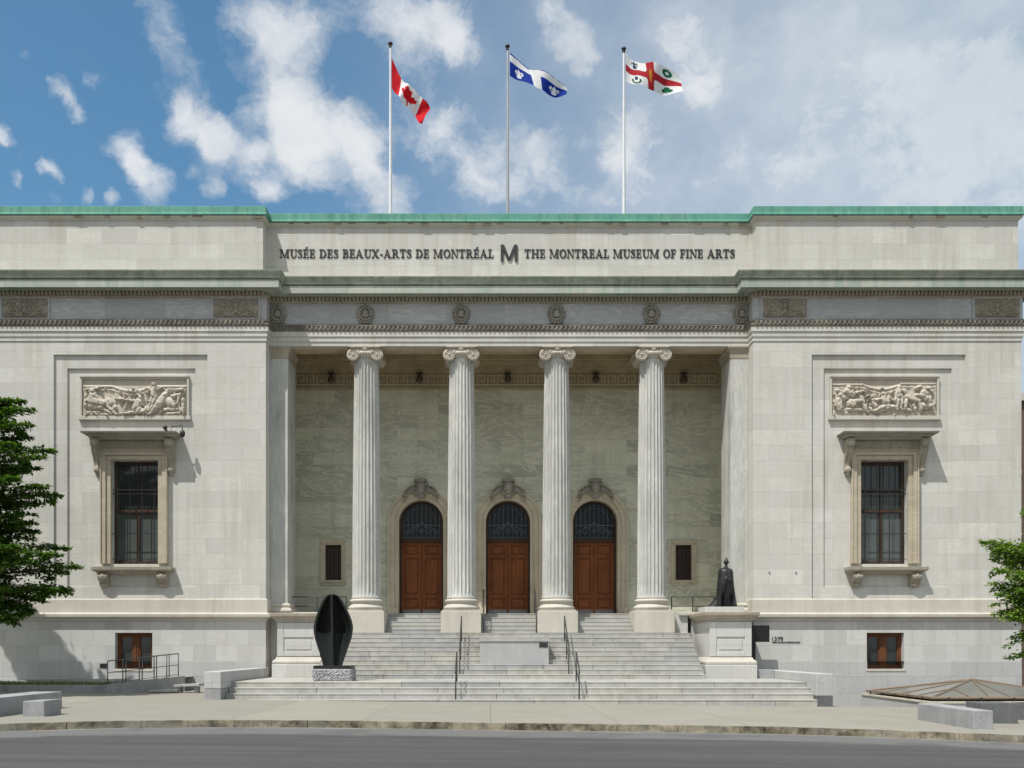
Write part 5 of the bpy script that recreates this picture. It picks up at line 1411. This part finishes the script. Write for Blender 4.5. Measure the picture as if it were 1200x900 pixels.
m_.build('inner_petals', M['bronze_green'], ov, smooth=True, recalc=False)

# ------------------------------------------------------------------ cloaked figure on the right pier
MB().box(PX(826, 33.9), PX(872.5, 33.9), 33.72, 34.9, 2.955, PZ(711, 33.75))
st = MB().box(PX(826.3, 33.8), PX(872, 33.8), 33.8, 34.95, 2.96, PZ(711, 33.8)).build('statue_plinth', M['base'], None, bevel=.012)
tag(st, 'flat pale slab under the bronze cloaked figure', 'plinth')
zb_s = PZ(711, 33.8)-.004; YS = 34.3; kx = YS/F/11.25
def sx_(a): return PX(820+a/11.25, YS)
lev = [(795, 214, 492, .40), (780, 214, 489, .40), (720, 217, 476, .385), (650, 221, 464, .36), (560, 226, 453, .335), (470, 233, 444, .31), (400, 239, 441, .29), (340, 245, 438, .27), (310, 249, 433, .25), (296, 258, 422, .22), (284, 280, 398, .16), (272, 310, 376, .09), (258, 326, 366, .065), (240, 332, 364, .06), (222, 329, 371, .075), (212, 316, 382, .10), (204, 311, 387, .11), (185, 320, 378, .09), (165, 330, 368, .065), (145, 341, 358, .035), (130, 347, 352, .01)]
n = 48; vs = []
for ly, l, r_, dep in lev:
    zz = zb_s+(797-ly)*kx; cx = sx_((l+r_)/2); hw = sx_(r_)-cx
    op = 0
    if ly > 480: op = min(1, (ly-480)/160)
    oc = sx_(352-(ly-480)*.02) if ly > 480 else cx; ow = (sx_(450)-sx_(270))/2*op+1e-6
    for k in range(n):
        a = 2*math.pi*k/n; x_ = cx+hw*math.copysign(abs(math.cos(a))**.85, math.cos(a)); y_ = YS+dep*math.sin(a)
        if ly > 296: y_ += .022*math.sin(k*math.pi/2+ly*.004)*(1 if ly > 400 else .5)
        if op and math.sin(a) < 0:
            q_ = max(0, 1-((x_-oc)/ow)**2); y_ += dep*1.25*op*q_**.5
        vs.append((x_, y_, zz))
m_ = MB(); m_.add(vs, [(i*n+k, i*n+(k+1) % n, (i+1)*n+(k+1) % n, (i+1)*n+k) for i in range(len(lev)-1) for k in range(n)]+[tuple(range(n-1, -1, -1))])
# train of the cloak, sweeping to the left
tr = []
for (ly, l, r_) in ((797, 98, 300), (770, 122, 300), (740, 150, 300), (700, 184, 300), (660, 206, 300), (630, 222, 300)):
    zz = zb_s+(797-ly)*kx
    for k in range(14):
        a = 2*math.pi*k/14; tr.append((sx_((l+r_)/2)+(sx_(r_)-sx_(l))/2*math.cos(a), YS+.06+.24*math.sin(a)*(.5+.5*math.cos(a/2)**2), zz))
m_.add(tr, [(i*14+k, i*14+(k+1) % 14, (i+1)*14+(k+1) % 14, (i+1)*14+k) for i in range(5) for k in range(14)])
m_.ell((sx_(328), YS-.25, zb_s+(797-428)*kx), (.09, .10, .11), 12, 8); m_.ell((sx_(365), YS-.22, zb_s+(797-445)*kx), (.14, .10, .09), 12, 8)
cs = m_.build('cloaked_statue', M['cloak'], None, smooth=True)
tag(cs, 'dark bronze statue of a cloaked figure with arrow-shaped head', 'statue')


# ------------------------------------------------------------------ flagpoles and flags
YFP = 37.0
def pole(px, ptop, label, mat):
    x = PX(px, YFP); t = thing('flagpole', label, 'flagpole', (x, YFP, 17.6), 'flagpoles on the museum roof'); zt = PZ(ptop, YFP)
    m_ = MB(); m_.lathe([(.12, 0), (.12, .12), (.07, .14), (.065, 1), (.05, (zt-17.6)*.6), (.038, zt-17.6-.2)], (x, YFP, 17.6), 12); m_.build('pole', M[mat], t, smooth=True, angle=50)
    m_ = MB(); m_.lathe([(.03, -.2), (.06, -.18), (.06, -.14), (.03, -.12)], (x, YFP, zt), 10); m_.ell((x, YFP, zt-.04), (.095, .095, .075), 12, 8); m_.build('finial', M['dark_metal'], t, smooth=True)
    m_ = MB(); m_.tube([(x+.07, YFP-.05, 18.6), (x+.06, YFP-.05, zt-.15)], .008, 4); m_.build('halyard', M['steel_pole'], t)
pole(457.5, 50, 'white flagpole flying the red and white flag', 'white_paint')
pole(594.7, 53, 'grey steel flagpole flying the blue and white flag', 'steel_pole')
pole(731, 56, 'white flagpole flying the white flag with red cross', 'white_paint')

def lerp_curve(pts, t):
    for (t0, x0, y0), (t1, x1, y1) in zip(pts, pts[1:]):
        if t <= t1:
            f = (t-t0)/(t1-t0); return x0+(x1-x0)*f, y0+(y1-y0)*f
    return pts[-1][1], pts[-1][2]
def smooth_curve(pts, t):
    w = [(-.03, 1), (0, 2), (.03, 1)]; sx = sy = sw = 0
    for d, k in w:
        a, b = lerp_curve(pts, min(1, max(0, t+d))); sx += a*k; sy += b*k; sw += k
    return sx/sw, sy/sw
def flag(name, T, B, nu, nv, pattern, names, label, wave, vmap=lambda u, v: v):
    """T and B: top and bottom hems as (u, px, py); pattern(u, v) -> cloth colour"""
    m_ = MB(); n = nu+1
    for j in range(nv+1):
        for i in range(nu+1):
            u, v = i/nu, j/nv; tx, ty = smooth_curve(T, u); bx, by = smooth_curve(B, u)
            px, py = tx+(bx-tx)*v, ty+(by-ty)*v
            y = YFP-.12+wave(u, v)*min(1, u*4); m_.v.append((PX(px, YFP), y, PZ(py, YFP)))
    for j in range(nv):
        for i in range(nu):
            m_.f.append([j*n+i, (j+1)*n+i, (j+1)*n+i+1, j*n+i+1]); u = (i+.5)/nu; m_.m.append(names.index(pattern(u, vmap(u, (j+.5)/nv))))
    o = m_.build(name, [CL[k] for k in names], None, smooth=True, recalc=False); tag(o, label, 'flag', 'flags on the roof poles')
def inpoly(x, y, P):
    c = False
    for (x1, y1), (x2, y2) in zip(P, P[1:]+P[:1]):
        if (y1 > y) != (y2 > y) and x < (x2-x1)*(y-y1)/(y2-y1)+x1: c = not c
    return c
half = [(0, .46), (.085, .30), (.19, .355), (.145, .08), (.27, .20), (.30, .125), (.43, .15), (.385, .03), (.43, -.01), (.205, -.185), (.235, -.26), (.03, -.22), (.035, -.46), (0, -.46)]
LEAF = half+[(-a, b) for a, b in half[::-1]]
def canada(u, v):
    if u < .25 or u > .75: return 'red'
    return 'red' if inpoly((u-.5)*2.0, .5-v, [(a*.95, b*.95) for a, b in LEAF]) else 'white'
flag('flag', [(0, 459, 69.5), (.25, 470.6, 93.5), (.5, 479, 104), (.72, 493.5, 114), (.86, 502.5, 122), (1, 504.5, 128)], [(0, 459.3, 105.5), (.2, 466.5, 114.5), (.4, 472.5, 125), (.6, 481, 129), (.75, 486, 135), (.9, 491.5, 149), (1, 495.5, 149.5)],
     110, 60, canada, ['red', 'white'], 'red and white flag with maple leaf, drooping from its pole', lambda u, v: .16*math.sin(u*9+v*2)+.05*math.sin(u*21+v*5))
def fleur(x, y):
    y = -y
    if abs(x)/.10+abs(y-.10)/.34 < 1 and y > -.2: return True
    for s in (-1, 1):
        xx = s*x
        if ((xx-.17)/.085)**2+((y-.08)/.17)**2 < 1 and not ((xx-.13)/.05)**2+((y+.0)/.09)**2 < 1: return True
        if ((xx-.09)/.06)**2+((y+.24)/.12)**2 < 1: return True
    return abs(y+.09) < .04 and abs(x) < .2 or (abs(x) < .05 and -.38 < y < 0)
def quebec(u, v):
    if abs(u-.50) < .085 or abs(v-.5) < .125: return 'white'
    cx = .20 if u < .5 else .80; cy = .19 if v < .5 else .81
    return 'white' if fleur((u-cx)*1.5/.42, (v-cy)/.33) else 'blue'
def qmap(u, v):
    a = .07 if u < .4 else .03; b = .36
    if v < a: return v/a*.375*.5
    if v < b: return .375+(v-a)/(b-a)*.25
    return .625+(v-b)/(1-b)*.375
flag('flag', [(0, 597, 64), (.2, 607, 71), (.35, 617, 79), (.5, 625, 84), (.7, 641, 90), (.85, 656, 97), (.95, 663, 101), (1, 664.5, 105)], [(0, 597, 91), (.2, 608, 95), (.4, 625, 103.5), (.55, 633, 109), (.7, 641, 112.5), (.85, 652, 113.5), (1, 664.5, 112)],
     150, 90, quebec, ['blue', 'white'], 'blue and white flag with fleurs-de-lis, on the middle pole', lambda u, v: .14*math.sin(u*8.5-1+v*1.5)+.05*math.sin(u*17), qmap)
def montreal(u, v):
    X, Y = (u-.5)*2, (v-.5)
    if (X/.19)**2+(Y/.25)**2 < 1: 
        if abs(X) < .055-.10*abs(Y-.02)*.9 and abs(Y) < .17: return 'gold'
        if abs(X) < .05 and (int((Y+.5)*34) % 2): return 'gold'
        return 'dark_red'
    if abs(Y) < .125 or abs(X) < .125: return 'dark_red'
    sx, sy = (-1 if X < 0 else 1), (-1 if Y < 0 else 1); x, y = (X-sx*.55)/.20, (Y-sy*.315)/.18
    if sx < 0 and sy < 0: return 'dark_blue' if fleur(x*.4, y*.42) else 'white'
    if sx > 0 and sy < 0: return 'green' if x*x+y*y < .55 and not (x*x+y*y < .08) else 'white'
    if sx > 0:
        for a, b in ((-.42, .1), (.42, .1), (0, -.42)):
            if (x-a)**2+(y-b)**2 < .17: return 'green'
        return 'green' if abs(x) < .09 and 0 < y < .85 else 'white'
    if abs(x) < .28 and -.75 < y < .05: return 'dark_blue'
    r2 = x*x+(y-.05)**2
    return 'green' if .28 < r2 < .75 and y > -.25 else 'white'
flag('flag', [(0, 732.5, 64.5), (.2, 741, 71), (.4, 753, 76), (.6, 767, 78.5), (.8, 783, 82), (.93, 795, 88), (1, 798.5, 91)], [(0, 732.5, 97), (.2, 744, 102.5), (.4, 757, 106.5), (.55, 765, 108.5), (.75, 780, 111), (1, 799.5, 111)],
     160, 90, montreal, ['white', 'dark_red', 'gold', 'green', 'dark_blue'], 'white flag with a red cross and four small emblems', lambda u, v: .15*math.sin(u*8+v*2.2)+.04*math.sin(u*19))

# ------------------------------------------------------------------ street trees
def bough_leaves(base, tip, r0, r1, n, size, rg, out, droop=.25):
    a, b = Vector(base), Vector(tip); L = (b-a).length
    d = (b-a).normalized()
    for i in range(n):
        t = rg.random()**.75; c = a.lerp(b, t); c.z += L*.10*math.sin(t*math.pi)
        r = r0+(r1-r0)*t
        th = rg.uniform(0, 6.283); rad = r*math.sqrt(rg.random())
        p = c+Vector((math.cos(th)*rad, math.sin(th)*rad, rg.gauss(0, .22)*r-.15*rad))
        s = size*rg.uniform(.6, 1.25)
        dirv = (d*rg.uniform(.2, 1)+Vector((rg.gauss(0, .6), rg.gauss(0, .6), rg.gauss(-droop*1.5, .35)))).normalized()
        side = dirv.cross(Vector((rg.gauss(0, .35), rg.gauss(0, .35), 1))).normalized()*s*.30
        tipp = p+dirv*s; m = p+dirv*s*.45
        out[0] += [tuple(p), tuple(m+side), tuple(tipp), tuple(m-side)]; k = len(out[0])-4; out[1].append([k, k+1, k+2, k+3])
        v = min(1, max(0, rg.gauss(.38, .2)+.25*(t-.5))); out[2] += [v]*4
def tree(label, root, trunk_top, tips, extra, seed, mat, size, per, kind='street_tree'):
    rg = random.Random(seed); t = thing(kind, label, 'tree', root, 'street trees on the pavement')
    m_ = MB(); a = Vector(root); b = Vector(trunk_top)
    m_.tube([tuple(a-Vector((0, 0, .2)))]+[tuple(a.lerp(b, i/5)+Vector((rg.gauss(0, .05), rg.gauss(0, .05), 0))) for i in range(1, 6)], [.24, .19, .175, .16, .13, .09], 12)
    out = [[], [], []]
    allt = [(tp, 1) for tp in tips]+[(e, 0) for e in extra]
    for tp, vis in allt:
        tv = Vector(tp); h = max(root[2]+1.9, min(trunk_top[2], tv.z-(.9 if tv.z > root[2]+3 else .1))); f = (h-root[2])/(trunk_top[2]-root[2]); s0 = a.lerp(b, f)
        mid = s0.lerp(tv, .5)+Vector((rg.gauss(0, .1), rg.gauss(0, .1), .25))
        m_.tube([tuple(s0), tuple(mid), tuple(s0.lerp(tv, .85)+Vector((0, 0, .12)))], [.06, .035, .012], 6)
        L = (tv-s0).length
        bough_leaves(s0.lerp(tv, .12), tv, .42+.10*L, .10, int(per*(.6+.35*L)), size, rg, out)
        for _ in range(3):                                        # side twigs
            q = rg.uniform(.45, .92); c = s0.lerp(tv, q); e = c+Vector((rg.gauss(0, .5), rg.gauss(0, .5), rg.uniform(-.45, .15)))*(1.15-q)*1.6
            m_.tube([tuple(c), tuple(e)], [.014, .006], 5)
            bough_leaves(c, e, .30, .08, int(per*.25), size, rg, out)
    m_.build('trunk', M['bark'], t, smooth=True)
    c_ = MB(); c_.v, c_.f = out[0], out[1]; c_.m = [0]*len(out[1])
    o = c_.build('crown', M[mat], t, recalc=False); set_tint(o, out[2])
rg = random.Random(12)
def W(px, py, y): return (PX(px, y), y, PZ(py, y))
YT = 29.3
tips = [W(40, 480, YT), W(37, 497, YT-.3), W(28, 470, YT+.4), W(10, 468, YT), W(36, 512, YT+.3), W(62, 528, YT), W(52, 535, YT-.5), W(45, 548, YT+.5), W(70, 580, YT), W(55, 570, YT-.4), W(48, 590, YT+.3), W(40, 612, YT), W(25, 603, YT-.5),
        W(45, 622, YT+.5), W(80, 642, YT), W(70, 650, YT-.5), W(93, 664, YT), W(78, 670, YT+.4), W(82, 690, YT), W(66, 690, YT-.4), W(52, 704, YT+.3), W(40, 716, YT), W(25, 722, YT-.5), W(12, 724, YT+.2), W(30, 655, YT-1), W(20, 560, YT-1), W(20, 640, YT-1.2), W(10, 690, YT-1), W(15, 520, YT-.8)]
cxT = -17.3
extra = []
for i in range(80):
    a = rg.uniform(0, 6.283); h = rg.uniform(3.0, 11.5); r_ = (3.3 if h < 8 else 3.3-(h-8)*.7)*rg.uniform(.6, 1)
    x_ = cxT+r_*math.cos(a); x_ = min(x_, PX(-2, YT)); extra.append((x_, YT+r_*math.sin(a), h))
for i in range(20): extra.append((rg.uniform(-21.8, -19.2), rg.uniform(31.2, 32.9), rg.uniform(8.3, 11.3)))
tree('leafy dark green street tree at the left edge, before the left wing', (cxT, YT, zg(cxT)-.05), (cxT+.2, YT, 9.6), tips, extra, 5, 'leaf', .135, 470)
YT2 = 24.0
tips = [W(1150, 634, YT2), W(1156, 637, YT2+.2), W(1165, 642, YT2-.2), W(1172, 640, YT2+.1), W(1163, 655, YT2), W(1180, 650, YT2+.3), W(1170, 668, YT2-.3), W(1160, 683, YT2), W(1172, 690, YT2+.3), W(1168, 696, YT2-.2), W(1185, 698, YT2), W(1164, 720, YT2), W(1174, 716, YT2+.2), W(1180, 724, YT2-.2), W(1188, 720, YT2+.2), W(1187, 747, YT2), W(1195, 742, YT2-.2), W(1191, 769, YT2), W(1198, 766, YT2+.2), W(1190, 672, YT2-.4), W(1195, 690, YT2-.5), W(1198, 600, YT2)]
cxT2 = PX(1275, YT2); extra = []
for i in range(34):
    a = rg.uniform(0, 6.283); h = rg.uniform(2.2, 6.2); r_ = 1.9*rg.uniform(.6, 1); x_ = max(cxT2+r_*math.cos(a), PX(1206, YT2)); extra.append((x_, YT2+r_*math.sin(a), h))
tree('bright green young tree reaching in at the right edge above the skylight', (cxT2, YT2, zg(cxT2)-.05), (cxT2-.1, YT2, 5.2), tips, extra, 8, 'leaf_light', .11, 240)

# brick building beyond the right end of the museum
nb = thing('neighbouring_building', 'dark brick building glimpsed past the right end of the museum', 'building', (26, 50, 0))
MB().box(20.6, 34, 52, 66, -1.3, 15.2).build('wall', M['brick'], nb)
MB().box(20.4, 34.2, 51.8, 66, 15.2, 15.6).build('parapet', M['trim'], nb)
for i in range(4):
    for j in range(4):
        o = MB().box(21.6+i*3, 22.9+i*3, 51.93, 52.1, 1.2+j*3.4, 3.2+j*3.4).build('window', M['pane'], nb)
        MB().box(21.5+i*3, 23+i*3, 51.85, 52.05, 1.05+j*3.4, 1.2+j*3.4).build('sill', M['trim'], o)
